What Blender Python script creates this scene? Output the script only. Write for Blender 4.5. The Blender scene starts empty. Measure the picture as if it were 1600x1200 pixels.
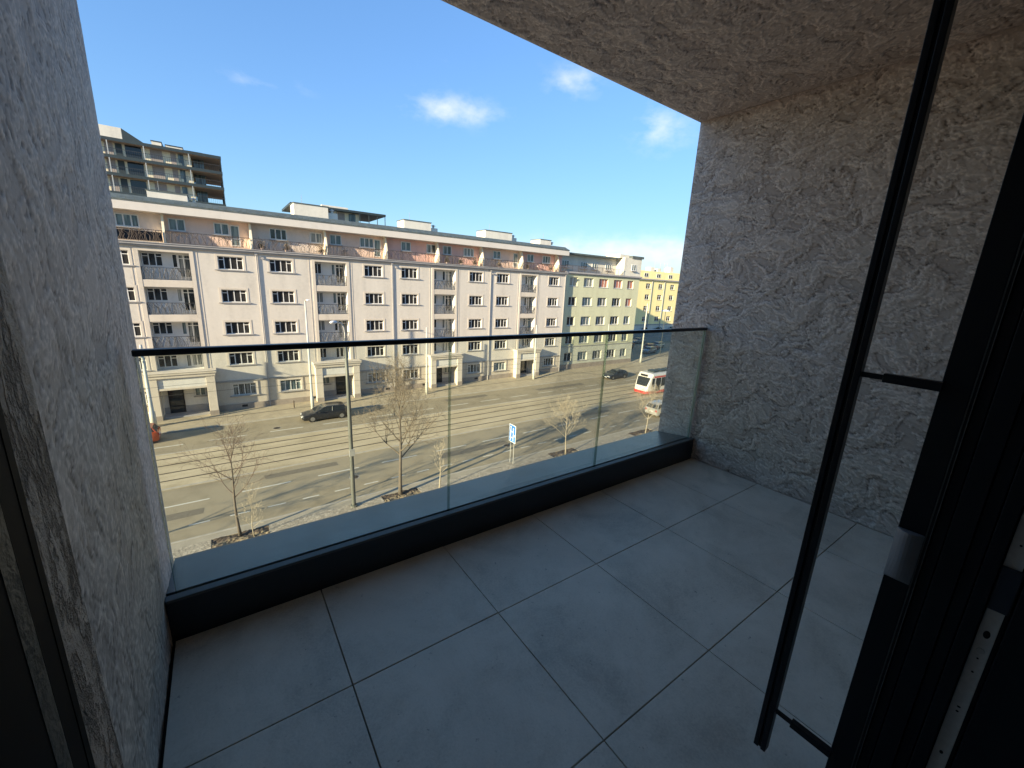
import bpy, bmesh, math, random
from mathutils import Vector, Matrix
R = math.radians
C = bpy.context.scene.collection
SC = bpy.context.scene
random.seed(7)

# ------------------------------------------------------------------ camera
CZ = 14.5                       # eye height above the street
cam = bpy.data.cameras.new('camera'); camo = bpy.data.objects.new('camera', cam); C.objects.link(camo)
rx = Vector((0.8178201, -0.57364425, 0.04585369)); ry = Vector((0.0995873, 0.21955366, 0.97050428)); rz = -Vector((0.56679155, 0.78913146, -0.23668307))
m = Matrix((rx, ry, rz)).transposed().to_4x4(); m.translation = Vector((0, 0, CZ))
camo.matrix_world = m
cam.sensor_width = 36; cam.lens = 36 * 639.6 / 1600; cam.clip_start = 0.01; cam.clip_end = 6000
SC.camera = camo

# ------------------------------------------------------------------ world and sun
SUN_EL = 15.5; SUN_DIR = Vector((1, 0.27, -math.tan(R(SUN_EL)) * math.hypot(1, .27))).normalized()   # travel of the light
w = bpy.data.worlds.new('World'); SC.world = w; w.use_nodes = True
nt = w.node_tree; N = nt.nodes; Lk = nt.links
for n in list(N): N.remove(n)
def nd(nt, typ, **kw):
    n = nt.nodes.new(typ)
    for k, v in kw.items(): setattr(n, k, v)
    return n
out = nd(nt, 'ShaderNodeOutputWorld'); bg = nd(nt, 'ShaderNodeBackground'); bg.inputs['Strength'].default_value = 0.132
sky = nd(nt, 'ShaderNodeTexSky'); sky.sky_type = 'NISHITA'; sky.sun_disc = False
sky.sun_elevation = R(SUN_EL); sky.sun_rotation = math.atan2(-SUN_DIR.x, -SUN_DIR.y)
sky.air_density = 1.0; sky.dust_density = 0.0; sky.ozone_density = 2.2; sky.altitude = 300
tc = nd(nt, 'ShaderNodeTexCoord')
def vm(op, a, b=None):
    n = nd(nt, 'ShaderNodeVectorMath', operation=op)
    for i, v in enumerate((a, b)):
        if v is None: continue
        if isinstance(v, (tuple, list, Vector)): n.inputs[i].default_value = tuple(v)
        else: Lk.new(v, n.inputs[i])
    return n
def mt(op, a, b=None, c=None, clamp=False):
    n = nd(nt, 'ShaderNodeMath', operation=op); n.use_clamp = clamp
    for i, v in enumerate((a, b, c)):
        if v is None: continue
        if isinstance(v, (int, float)): n.inputs[i].default_value = v
        else: Lk.new(v, n.inputs[i])
    return n.outputs[0]
nz = vm('NORMALIZE', tc.outputs['Generated']).outputs[0]
clouds = [((0.4256, 0.8405, 0.3352), .085, .026, .88), ((.3803, .865, .3279), .035, .014, .5), ((.488, .805, .3335), .05, .018, .45), ((0.6098, 0.6897, 0.3904), .055, .028, .68),
          ((0.7525, 0.5793, 0.3134), .06, .042, .70), ((0.0831, 0.9425, 0.3237), .05, .012, .38), ((0.4257, 0.8056, 0.412), .03, .014, .25),
          ((0.167, 0.93, 0.326), .02, .016, .22), ((0.80, 0.595, 0.080), .33, .036, 1.0), ((0.70, 0.70, 0.098), .16, .012, .3)]
msk = None
for d, su, sv, amp in clouds:
    d = Vector(d).normalized(); t1 = d.cross(Vector((0, 0, 1))).normalized(); t2 = t1.cross(d).normalized()
    u = mt('MULTIPLY', vm('DOT_PRODUCT', nz, t1).outputs['Value'], 1 / su)
    v = mt('MULTIPLY', vm('DOT_PRODUCT', nz, t2).outputs['Value'], 1 / sv)
    u = mt('ADD', u, 0.0); v = mt('ADD', v, 0.0)
    # t1, t2 are orthogonal to d, so both are zero at the cloud's middle
    q = mt('ADD', mt('MULTIPLY', u, u), mt('MULTIPLY', v, v))
    g = mt('MULTIPLY', mt('EXPONENT', mt('MULTIPLY', q, -1.0)), amp)
    front = mt('GREATER_THAN', vm('DOT_PRODUCT', nz, d).outputs['Value'], 0)
    g = mt('MULTIPLY', g, front)
    msk = g if msk is None else mt('MAXIMUM', msk, g)
mp = nd(nt, 'ShaderNodeMapping'); mp.inputs['Scale'].default_value = (1, 1, 1.8); Lk.new(nz, mp.inputs['Vector'])
ns = nd(nt, 'ShaderNodeTexNoise'); ns.inputs['Scale'].default_value = 22; ns.inputs['Detail'].default_value = 8; ns.inputs['Roughness'].default_value = .58
Lk.new(mp.outputs[0], ns.inputs['Vector'])
cov = mt('ADD', mt('MULTIPLY', ns.outputs['Fac'], 1.25), mt('MULTIPLY', msk, .75))
cov = mt('MULTIPLY', mt('SUBTRACT', cov, .74), 1.35, clamp=True)
cov = mt('MULTIPLY', mt('MULTIPLY', cov, mt('MINIMUM', mt('MULTIPLY', msk, 1.6), 1.0)), .62)
lum = vm('DOT_PRODUCT', sky.outputs[0], (.2126, .7152, .0722)).outputs['Value']
fac = mt('DIVIDE', 1.25, mt('ADD', mt('MULTIPLY', lum, .30), 1.0))
scl = nd(nt, 'ShaderNodeVectorMath', operation='SCALE'); Lk.new(vm('MULTIPLY', sky.outputs[0], (.86, .95, 1.06)).outputs[0], scl.inputs[0]); Lk.new(fac, scl.inputs['Scale'])
hs = nd(nt, 'ShaderNodeHueSaturation'); hs.inputs['Saturation'].default_value = 1.06; Lk.new(scl.outputs[0], hs.inputs['Color'])
mx = nd(nt, 'ShaderNodeMix', data_type='RGBA'); Lk.new(cov, mx.inputs['Factor']); Lk.new(hs.outputs[0], mx.inputs['A']); mx.inputs['B'].default_value = (3.4, 3.45, 3.75, 1)
Lk.new(mx.outputs['Result'], bg.inputs['Color']); Lk.new(bg.outputs[0], out.inputs['Surface'])

sl = bpy.data.lights.new('sun', 'SUN'); sl.energy = 4.7; sl.angle = R(.6); sl.color = (1.0, .85, .60)
so = bpy.data.objects.new('sun', sl); C.objects.link(so); so.rotation_euler = SUN_DIR.to_track_quat('-Z', 'Y').to_euler(); so.location = (-60, -20, 60)
SC.view_settings.view_transform = 'Standard'; SC.view_settings.look = 'None'; SC.view_settings.exposure = 1.42; SC.view_settings.gamma = 1
SC.render.resolution_x = 1024; SC.render.resolution_y = 768
SC.cycles.max_bounces = 10; SC.cycles.diffuse_bounces = 8; SC.cycles.transparent_max_bounces = 16

# ------------------------------------------------------------------ materials
def new_mat(name):
    mm = bpy.data.materials.new(name); mm.use_nodes = True
    return mm, mm.node_tree, mm.node_tree.nodes['Principled BSDF']
def noise(nt, scale, detail=6, rough=.55, dist=0, vec=None, sc=(1, 1, 1)):
    t = nd(nt, 'ShaderNodeTexCoord'); mpp = nd(nt, 'ShaderNodeMapping'); mpp.inputs['Scale'].default_value = sc
    nt.links.new(t.outputs['Object'], mpp.inputs['Vector'])
    n = nd(nt, 'ShaderNodeTexNoise'); n.inputs['Scale'].default_value = scale; n.inputs['Detail'].default_value = detail
    n.inputs['Roughness'].default_value = rough; n.inputs['Distortion'].default_value = dist
    nt.links.new(mpp.outputs[0], n.inputs['Vector'])
    return n.outputs['Fac']
def ramp(nt, fac, pts, interp='LINEAR'):
    r = nd(nt, 'ShaderNodeValToRGB'); cr = r.color_ramp; cr.interpolation = interp
    while len(cr.elements) < len(pts): cr.elements.new(.5)
    for e, (p, c) in zip(cr.elements, pts):
        e.position = p; e.color = (c, c, c, 1) if isinstance(c, (int, float)) else (*c, 1)
    nt.links.new(fac, r.inputs['Fac']); return r.outputs['Color']
def bump(nt, b, h, strength, dist):
    n = nd(nt, 'ShaderNodeBump'); n.inputs['Strength'].default_value = strength; n.inputs['Distance'].default_value = dist
    nt.links.new(h, n.inputs['Height']); nt.links.new(n.outputs[0], b.inputs['Normal']); return n
def mat(name, col, rough=.7, metal=0, var=.12, scale=3, bmp=0, bscale=40, spec=.5, coat=0, sc=(1, 1, 1)):
    mm, t, b = new_mat(name)
    lo = tuple(c * (1 - var) for c in col); hi = tuple(min(1, c * (1 + var)) for c in col)
    if var > 0:
        t.links.new(ramp(t, noise(t, scale, 7, .6, .3, sc=sc), [(.3, lo), (.7, hi)]), b.inputs['Base Color'])
    else: b.inputs['Base Color'].default_value = (*col, 1)
    b.inputs['Roughness'].default_value = rough; b.inputs['Metallic'].default_value = metal
    b.inputs['Specular IOR Level'].default_value = spec; b.inputs['Coat Weight'].default_value = coat
    if bmp: bump(t, b, noise(t, bscale, 5), bmp, .01)
    return mm

def plaster(name, k=1.0, sc=(1, 1, 1), strong=1.0):
    mm, t, b = new_mat(name); L = t.links
    n1 = noise(t, 4.6, 9, .66, .22, sc=sc); n2 = noise(t, 8.5, 8, .66, .3, sc=sc)
    st1 = ramp(t, n1, [(0, 0), (.435, .06), (.462, .45), (.545, .55), (.568, .95), (1, 1)])
    st2 = ramp(t, n2, [(0, 0), (.475, .12), (.505, .88), (1, 1)])
    fine = noise(t, 60, 5, .7, sc=(1, 1, 1))
    def m2(op, a, bb):
        n = nd(t, 'ShaderNodeMath', operation=op)
        for i, v in enumerate((a, bb)):
            if isinstance(v, (int, float)): n.inputs[i].default_value = v
            else: L.new(v, n.inputs[i])
        return n.outputs[0]
    groove = m2('MAXIMUM', ramp(t, n1, [(.425, 0), (.444, 1), (.456, 0), (.532, 0), (.55, 1), (.562, 0)]), ramp(t, n2, [(.468, 0), (.486, .8), (.5, 0)]))
    h = m2('ADD', m2('MULTIPLY', st1, .62), m2('MULTIPLY', st2, .38))
    hh = m2('ADD', m2('SUBTRACT', h, m2('MULTIPLY', groove, .25)), m2('MULTIPLY', fine, .14))
    colf = m2('ADD', m2('SUBTRACT', m2('MULTIPLY', h, .75), m2('MULTIPLY', groove, .42)), m2('MULTIPLY', fine, .28))  # creases darkened in the colour to imitate relief shade
    base = [(-.0, (.40 * k, .325 * k, .26 * k)), (.25, (.53 * k, .44 * k, .36 * k)), (.9, (.66 * k, .56 * k, .465 * k))]
    L.new(ramp(t, colf, base), b.inputs['Base Color'])
    b.inputs['Roughness'].default_value = .7; b.inputs['Specular IOR Level'].default_value = .4
    bump(t, b, hh, 1.0, .026 * strong)
    return mm
M = {}
M['plaster'] = plaster('trowelled_plaster', 1.0, (1, .85, 1.15))
M['plaster_reveal'] = plaster('coarse_plaster', .8, (1.6, 1.6, .9), 1.2)
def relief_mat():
    mm, t, b = new_mat('plaster_painted_relief'); L = t.links
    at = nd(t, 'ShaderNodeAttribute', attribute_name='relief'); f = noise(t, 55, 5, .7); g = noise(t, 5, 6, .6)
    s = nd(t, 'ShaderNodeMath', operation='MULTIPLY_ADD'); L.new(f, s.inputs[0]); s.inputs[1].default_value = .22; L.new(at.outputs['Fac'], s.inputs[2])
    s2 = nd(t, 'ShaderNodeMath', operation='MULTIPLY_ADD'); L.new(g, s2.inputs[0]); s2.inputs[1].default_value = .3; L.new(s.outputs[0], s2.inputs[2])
    L.new(ramp(t, s2.outputs[0], [(.1, (.17, .128, .103)), (.5, (.42, .335, .28)), (.75, (.505, .41, .345)), (1.1, (.70, .58, .49))]), b.inputs['Base Color'])  # colour follows the painted relief shade
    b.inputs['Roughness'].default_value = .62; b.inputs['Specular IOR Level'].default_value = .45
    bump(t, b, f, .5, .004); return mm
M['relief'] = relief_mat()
M['tile'] = None
mm, t, b = new_mat('porcelain_tile')
f1 = noise(t, 2.6, 10, .68, .5); f2 = noise(t, 120, 3, .7)
mixn = nd(t, 'ShaderNodeMath', operation='MULTIPLY_ADD'); t.links.new(f2, mixn.inputs[0]); mixn.inputs[1].default_value = .35; t.links.new(f1, mixn.inputs[2])
tcol = ramp(t, mixn.outputs[0], [(.50, (.56, .50, .41)), (.62, (.70, .63, .52)), (.72, (.77, .695, .58)), (.9, (.82, .74, .63))])
sp = noise(t, 34, 4, .75); spk = ramp(t, sp, [(.27, .45), (.34, 1)]); big_ = ramp(t, noise(t, 1.1, 6, .7, .8), [(.3, .80), (.62, 1.0)])
def mulc(a_, b2):
    n_ = nd(t, 'ShaderNodeMix', data_type='RGBA', blend_type='MULTIPLY'); n_.inputs['Factor'].default_value = 1; t.links.new(a_, n_.inputs['A']); t.links.new(b2, n_.inputs['B']); return n_.outputs['Result']
t.links.new(mulc(mulc(tcol, spk), big_), b.inputs['Base Color'])
t.links.new(ramp(t, f1, [(.3, .42), (.7, .6)]), b.inputs['Roughness'])
bump(t, b, f2, .3, .002); M['tile'] = mm
M['gap'] = mat('joint_dark', (.012, .012, .013), .9, var=0)
M['anthracite'] = mat('anthracite_metal', (.022, .027, .036), .38, 0, .1, 30, spec=.5)
M['coping'] = mat('coping_sheet', (.115, .125, .122), .32, .6, .2, 5, .04, 60)
M['black_rail'] = mat('black_rail', (.012, .012, .014), .35, .0, 0)
M['frame_dark'] = mat('dark_frame', (.006, .007, .010), .45, 0, .1, 20, spec=.3)
M['seal'] = mat('rubber_seal', (.10, .10, .095), .5, 0, .1, 40)
M['sash_black'] = mat('sash_black', (.002, .002, .003), .7, 0, 0, spec=.1)
M['grip'] = mat('grey_grip', (.22, .225, .24), .4, 0, .05, 30)
M['reflect_strip'] = mat('painted_reflection', (.035, .034, .028), .6, 0, .5, 30, .4, 90, sc=(1, 1, .2))  # tone of plaster mirrored in the sash glass, painted on a strip
M['steel'] = mat('brushed_steel', (.55, .54, .50), .5, .1, .1, 60)
M['room'] = mat('room_paint', (.8, .77, .72), .8, 0, .1)
def glass(name, tint, refl=1.0, dust=0):
    mm, t, b = new_mat(name); t.nodes.remove(b)
    tr = nd(t, 'ShaderNodeBsdfTransparent'); tr.inputs[0].default_value = (*tint, 1)
    gl = nd(t, 'ShaderNodeBsdfGlossy'); gl.inputs['Roughness'].default_value = .0
    fr = nd(t, 'ShaderNodeFresnel'); fr.inputs[0].default_value = 1.45
    mu = nd(t, 'ShaderNodeMath', operation='MULTIPLY'); mu.inputs[1].default_value = refl; t.links.new(fr.outputs[0], mu.inputs[0])
    mi = nd(t, 'ShaderNodeMixShader'); t.links.new(mu.outputs[0], mi.inputs[0]); t.links.new(tr.outputs[0], mi.inputs[1]); t.links.new(gl.outputs[0], mi.inputs[2])
    if dust:
        df_ = nd(t, 'ShaderNodeBsdfDiffuse'); m3 = nd(t, 'ShaderNodeMixShader')
        t.links.new(ramp(t, noise(t, 3, 6, .6), [(.35, dust * .5), (.7, dust * 1.3)]), m3.inputs[0]); t.links.new(mi.outputs[0], m3.inputs[1]); t.links.new(df_.outputs[0], m3.inputs[2]); mi = m3
    t.links.new(mi.outputs[0], t.nodes['Material Output'].inputs[0]); return mm
M['glass'] = glass('balustrade_glass', (.96, .985, .94), .3, .03)
M['glass_edge'] = glass('glass_edge', (.70, .75, .72), .3)
M['car_glass'] = mat('car_glass', (.02, .025, .03), .06, 0, 0)

def road_mat():
    mm, t, b = new_mat('asphalt'); L = t.links
    a = noise(t, .25, 6, .6, .4, sc=(.12, 1, 1)); f = noise(t, 14, 4, .7); c = noise(t, .7, 8, .65, .5)
    s = nd(t, 'ShaderNodeMath', operation='MULTIPLY_ADD'); L.new(a, s.inputs[0]); s.inputs[1].default_value = .6
    s2 = nd(t, 'ShaderNodeMath', operation='MULTIPLY_ADD'); L.new(f, s2.inputs[0]); s2.inputs[1].default_value = .25; L.new(c, s2.inputs[2])
    L.new(s2.outputs[0], s.inputs[2])
    L.new(ramp(t, s.outputs[0], [(.45, (.185, .152, .096)), (.8, (.265, .22, .142)), (1.15, (.32, .268, .176))]), b.inputs['Base Color'])
    b.inputs['Roughness'].default_value = .8; bump(t, b, f, .3, .01); return mm
M['road'] = road_mat()
def track_mat():
    mm, t, b = new_mat('track_concrete'); L = t.links
    a = noise(t, .8, 8, .65, .6, sc=(.25, 1, 1)); f = noise(t, 9, 5, .7)
    s = nd(t, 'ShaderNodeMath', operation='MULTIPLY_ADD'); L.new(f, s.inputs[0]); s.inputs[1].default_value = .3; L.new(a, s.inputs[2])
    L.new(ramp(t, s.outputs[0], [(.4, (.31, .25, .15)), (.62, (.45, .37, .235)), (.85, (.54, .45, .30))]), b.inputs['Base Color'])
    b.inputs['Roughness'].default_value = .85; bump(t, b, f, .4, .02); return mm
M['track'] = track_mat()
def setts(name, c0, c1, scale):
    mm, t, b = new_mat(name); L = t.links
    tx = nd(t, 'ShaderNodeTexCoord'); v = nd(t, 'ShaderNodeTexVoronoi'); v.inputs['Scale'].default_value = scale; L.new(tx.outputs['Object'], v.inputs['Vector'])
    v2 = nd(t, 'ShaderNodeTexVoronoi', feature='DISTANCE_TO_EDGE'); v2.inputs['Scale'].default_value = scale; L.new(tx.outputs['Object'], v2.inputs['Vector'])
    sep = nd(t, 'ShaderNodeSeparateColor'); L.new(v.outputs['Color'], sep.inputs[0])
    col = ramp(t, sep.outputs[0], [(0, c0), (1, c1)])
    edge = ramp(t, v2.outputs['Distance'], [(0, .45), (.12, 1)])
    mi = nd(t, 'ShaderNodeMix', data_type='RGBA', blend_type='MULTIPLY'); mi.inputs['Factor'].default_value = 1
    L.new(col, mi.inputs['A']); L.new(edge, mi.inputs['B']); L.new(mi.outputs['Result'], b.inputs['Base Color'])
    b.inputs['Roughness'].default_value = .8; bump(t, b, edge, .5, .01); return mm
M['setts'] = setts('mosaic_setts', (.33, .285, .215), (.52, .45, .34), 6)
M['paving'] = mat('far_paving', (.38, .32, .22), .85, 0, .16, .9, .3, 12)
M['paving_smooth'] = mat('smooth_paving', (.36, .315, .235), .8, 0, .12, 1.2, .2, 12)
M['patch'] = mat('asphalt_patch', (.175, .15, .108), .85, 0, .15, 4, .3, 40)
M['kerb'] = mat('granite_kerb', (.40, .365, .30), .75, 0, .15, 3, .2, 30)
M['rail_steel'] = mat('tram_rail', (.06, .045, .032), .45, .3, .2, 3)
M['paint_white'] = mat('road_paint', (.62, .60, .52), .7, 0, .18, 6)
M['soil'] = mat('soil', (.085, .062, .045), .95, 0, .45, 6, 1, 14)
M['ground'] = mat('ground', (.16, .15, .125), .9, 0, .2, .05)
M['dry_grass'] = mat('dry_leaves', (.24, .19, .12), .95, 0, .35, 9, .8, 20)

def facade_mat(name, col, var=.07, streak=.10):
    mm, t, b = new_mat(name); L = t.links
    a = noise(t, .8, 6, .6, .3, sc=(1, 1, .16)); f = noise(t, 3, 8, .65)
    s = nd(t, 'ShaderNodeMath', operation='MULTIPLY_ADD'); L.new(f, s.inputs[0]); s.inputs[1].default_value = .6; L.new(a, s.inputs[2])
    lo = tuple(c * (1 - streak - var) for c in col); hi = tuple(min(.9, c * (1 + var)) for c in col)
    L.new(ramp(t, s.outputs[0], [(.5, lo), (.78, col), (1.05, hi)]), b.inputs['Base Color'])
    b.inputs['Roughness'].default_value = .88; b.inputs['Specular IOR Level'].default_value = .25
    bump(t, b, noise(t, 26, 4, .7), .25, .01); return mm
M['pink'] = facade_mat('pale_pink_render', (.585, .54, .475))
M['pink_base'] = facade_mat('beige_base_render', (.50, .445, .37))
M['trim'] = facade_mat('trim_render', (.57, .51, .43))
M['recess'] = facade_mat('loggia_render', (.64, .62, .58))
M['peach'] = facade_mat('peach_render', (.76, .555, .44))
M['salmon'] = facade_mat('salmon_render', (.74, .45, .37))
M['sand'] = facade_mat('sand_render', (.70, .59, .50))
M['fascia'] = facade_mat('white_fascia', (.62, .575, .52), .03, .06)
M['ledge'] = facade_mat('grey_ledge', (.33, .32, .315))
M['plinth'] = facade_mat('stone_plinth', (.30, .255, .215), .15)
M['roofing'] = mat('roof_sheet', (.105, .125, .115), .6, .2, .3, 2)
M['fin'] = facade_mat('cream_fin', (.80, .72, .55))
M['rooflight'] = facade_mat('roof_box_render', (.66, .63, .56))
M['green'] = facade_mat('lime_render', (.53, .53, .36))
M['green_base'] = facade_mat('pale_base_render', (.52, .52, .42))
M['cream'] = facade_mat('cream_render', (.62, .59, .50))
M['yellow'] = facade_mat('yellow_render', (.86, .73, .36), .05, .06)
M['dgrey'] = mat('dark_grey_metal', (.028, .042, .048), .5, 0, .15, 2)
M['panel_cream'] = facade_mat('cream_panel', (.80, .73, .55))
M['panel_taupe'] = facade_mat('taupe_panel', (.34, .30, .28))
M['soffit'] = facade_mat('wood_soffit', (.42, .30, .22))
M['wframe'] = mat('white_window_frame', (.66, .65, .62), .5, 0, .05, 4)
def pane_mat(name, c0, c1, sc, rough=.06):
    mm, t, b = new_mat(name)
    t.links.new(ramp(t, noise(t, 2.2, 3, .5, 0, sc=sc), [(.42, c0), (.6, c1)]), b.inputs['Base Color'])
    b.inputs['Roughness'].default_value = rough; b.inputs['Specular IOR Level'].default_value = .5
    return mm
M['pane_a'] = pane_mat('dark_pane', (.010, .013, .015), (.035, .042, .042), (1, 1, .6))
M['pane_b'] = pane_mat('half_curtained_pane', (.02, .026, .028), (.20, .21, .20), (3, 1, .15))
M['pane_c'] = pane_mat('curtained_pane', (.12, .13, .13), (.32, .33, .31), (4, 1, .1))
M['pane_d'] = pane_mat('net_curtain_pane', (.05, .075, .085), (.16, .21, .22), (2, 1, .2))
M['blind_red'] = mat('red_blind', (.42, .17, .12), .6, 0, .12, 6)
M['blind_grey'] = mat('grey_blind', (.34, .32, .31), .6, 0, .1, 6)
M['iron'] = mat('dark_ironwork', (.05, .05, .052), .5, .2, .1, 8)
M['iron_rust'] = mat('weathered_ironwork', (.07, .052, .045), .7, .1, .25, 5)
M['pole_paint'] = mat('pale_pole_paint', (.50, .50, .44), .55, 0, .12, 2, sc=(1, 1, .3))
M['pole_grey'] = mat('grey_green_pole', (.12, .125, .11), .5, .1, .2, 3, sc=(1, 1, .3))
M['galv'] = mat('galvanised', (.48, .48, .45), .45, .4, .1, 6)
M['bark'] = mat('bark', (.12, .10, .08), .9, 0, .3, 9, .8, 30)
M['twig'] = mat('twig_bark', (.15, .12, .085), .85, 0, .25, 6)
M['twig_dark'] = mat('dark_twig_bark', (.12, .085, .065), .85, 0, .25, 6)
M['pale_bark'] = mat('limewashed_bark', (.36, .31, .23), .85, 0, .2, 9)
M['tyre'] = mat('tyre', (.02, .02, .02), .8, 0, .1)
M['rim'] = mat('alloy_rim', (.42, .42, .42), .3, .8, .05)
M['sign_blue'] = mat('sign_blue', (.03, .17, .50), .4, 0, .05)
M['sign_white'] = mat('sign_white', (.75, .78, .80), .45, 0, .03)
M['hedge'] = mat('hedge_leaf', (.055, .065, .035), .9, 0, .4, 3, 1, 10)
M['concrete'] = mat('retaining_concrete', (.30, .295, .28), .85, 0, .15, .8, .3, 10)
M['lamp_white'] = mat('lamp_housing', (.72, .72, .70), .4, 0, .05)
M['red'] = mat('tram_red', (.55, .035, .03), .3, 0, .06, coat=.4)
M['tram_white'] = mat('tram_cream', (.62, .60, .56), .35, 0, .08, coat=.3)
M['light_red'] = mat('tail_lamp', (.35, .02, .02), .2, 0, 0)
M['light_clear'] = mat('head_lamp', (.6, .6, .58), .12, .2, 0)
M['chrome'] = mat('satin_trim', (.3, .3, .3), .25, .8, 0)
def paint(name, c, v=.04): 
    M[name] = mat(name, c, .32, .15, v, 2, coat=.8); return M[name]

# ------------------------------------------------------------------ helpers
class MB:
    def __init__(s): s.v = []; s.f = []; s.mi = []; s.mats = []
    def mslot(s, m):
        if m not in s.mats: s.mats.append(m)
        return s.mats.index(m)
    def poly(s, pts, m=None):
        i = len(s.v); s.v += [tuple(p) for p in pts]; s.f.append(tuple(range(i, i + len(pts)))); s.mi.append(s.mslot(m)); return s
    def box(s, x0, y0, z0, x1, y1, z1, m=None):
        i = len(s.v)
        s.v += [(x0, y0, z0), (x1, y0, z0), (x1, y1, z0), (x0, y1, z0), (x0, y0, z1), (x1, y0, z1), (x1, y1, z1), (x0, y1, z1)]
        k = s.mslot(m)
        for f in ((0, 3, 2, 1), (4, 5, 6, 7), (0, 1, 5, 4), (1, 2, 6, 5), (2, 3, 7, 6), (3, 0, 4, 7)):
            s.f.append(tuple(i + a for a in f)); s.mi.append(k)
        return s
    def prism(s, pts, axis, a, b, m=None):
        """outline pts (2-tuples) in the plane normal to axis, extruded from a to b"""
        def P(p, t):
            if axis == 'x': return (t, p[0], p[1])
            if axis == 'y': return (p[0], t, p[1])
            return (p[0], p[1], t)
        i = len(s.v); n = len(pts); k = s.mslot(m)
        s.v += [P(p, a) for p in pts] + [P(p, b) for p in pts]
        s.f.append(tuple(range(i, i + n))[::-1]); s.mi.append(k)
        s.f.append(tuple(range(i + n, i + 2 * n))); s.mi.append(k)
        for j in range(n):
            q = (j + 1) % n; s.f.append((i + j, i + q, i + n + q, i + n + j)); s.mi.append(k)
        return s
    def tube(s, pts, rad, n=6, m=None, cap=True):
        pts = [Vector(p) for p in pts]
        if not isinstance(rad, (list, tuple)): rad = [rad] * len(pts)
        k = s.mslot(m); base = len(s.v); prev = None
        for j, p in enumerate(pts):
            d = (pts[min(j + 1, len(pts) - 1)] - pts[max(j - 1, 0)])
            d = d.normalized() if d.length > 1e-9 else Vector((0, 0, 1))
            if prev is None: a = d.orthogonal().normalized()
            else:
                a = prev - d * prev.dot(d); a = a.normalized() if a.length > 1e-6 else d.orthogonal().normalized()
            prev = a; bb = d.cross(a)
            for q in range(n):
                an = 2 * math.pi * q / n; s.v.append(tuple(p + (a * math.cos(an) + bb * math.sin(an)) * rad[j]))
        for j in range(len(pts) - 1):
            for q in range(n):
                q2 = (q + 1) % n; s.f.append((base + j * n + q, base + j * n + q2, base + (j + 1) * n + q2, base + (j + 1) * n + q)); s.mi.append(k)
        if cap:
            s.f.append(tuple(base + q for q in range(n))[::-1]); s.mi.append(k)
            e = base + (len(pts) - 1) * n; s.f.append(tuple(e + q for q in range(n))); s.mi.append(k)
        return s
    def loft(s, rings, m=None, closed=True, caps=True, mf=None):
        """rings: lists of equal length of points"""
        base = len(s.v); n = len(rings[0]); k = s.mslot(m)
        for r in rings: s.v += [tuple(p) for p in r]
        for j in range(len(rings) - 1):
            for q in range(n if closed else n - 1):
                q2 = (q + 1) % n
                s.f.append((base + j * n + q, base + j * n + q2, base + (j + 1) * n + q2, base + (j + 1) * n + q)); s.mi.append(k)
        if caps:
            s.f.append(tuple(base + q for q in range(n))[::-1]); s.mi.append(k)
            e = base + (len(rings) - 1) * n; s.f.append(tuple(e + q for q in range(n))); s.mi.append(k)
        return s
    def build(s, name, m=None, parent=None, bevel=0, smooth=False):
        me = bpy.data.meshes.new(name); me.from_pydata(s.v, [], s.f)
        ms = [x if x is not None else m for x in s.mats]
        for x in ms: me.materials.append(x)
        me.polygons.foreach_set('material_index', s.mi); me.validate()
        bm = bmesh.new(); bm.from_mesh(me); bmesh.ops.recalc_face_normals(bm, faces=bm.faces[:]); bm.to_mesh(me); bm.free()
        if smooth:
            me.polygons.foreach_set('use_smooth', [True] * len(me.polygons))
        me.update(); o = bpy.data.objects.new(name, me); C.objects.link(o)
        if parent: o.parent = parent
        if bevel:
            md = o.modifiers.new('bevel', 'BEVEL'); md.width = bevel; md.segments = 2; md.limit_method = 'ANGLE'
        return o
def tag(o, label=None, cat=None, group=None, kind=None):
    if label: o['label'] = label
    if cat: o['category'] = cat
    if group: o['group'] = group
    if kind: o['kind'] = kind
    return o
def thing(name, label, cat, loc=(0, 0, 0), rz=0, group=None):
    o = bpy.data.objects.new(name, None); C.objects.link(o); o.location = loc; o.rotation_euler = (0, 0, rz); o.empty_display_size = .2
    return tag(o, label, cat, group)
def copy_tree(o, parent=None):
    c = o.copy(); C.objects.link(c); c.parent = parent
    for ch in [x for x in o.children]: copy_tree(ch, c)
    return c
def struct(name, mb, m, **k): return tag(mb.build(name, m, **k), kind='structure')

# ------------------------------------------------------------------ ground, roads
mb = MB(); mb.poly([(-1500, -1500, -.03), (3000, -1500, -.03), (3000, 3000, -.03), (-1500, 3000, -.03)]); struct('ground', mb, M['ground'])
XA, XB = -80, 220
mb = MB(); mb.poly([(XA, 26.1, 0), (XB, 26.1, 0), (XB, 46.05, 0), (XA, 46.05, 0)]); struct('road', mb, M['road'])
mb = MB(); mb.box(XA, 33.55, .0, XB, 40.3, .05); struct('track_bed', mb, M['track'])
mb = MB()
for y in (33.38, 40.3): mb.box(XA, y, 0, XB, y + .17, .09)
mb.box(XA, 25.95, 0, XB, 26.1, .13); 
mb.box(XA, 46.05, 0, XB, 46.2, .125)
struct('kerbs', mb, M['kerb'], bevel=.01)
mb = MB()
for y in (34.85, 36.28, 37.86, 39.3):
    mb.box(XA, y - .04, .05, XB, y + .04, .058)
    mb.box(XA, y + .042, .05, XB, y + .11, .053, M['gap'])
struct('tram_rails', mb, M['rail_steel'])
mb = MB()
def dashes(y, x0, period, ln, n, wdt=.12):
    for i in range(n): mb.box(x0 + i * period, y - wdt / 2, .0, x0 + i * period + ln, y + wdt / 2, .006)
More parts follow.
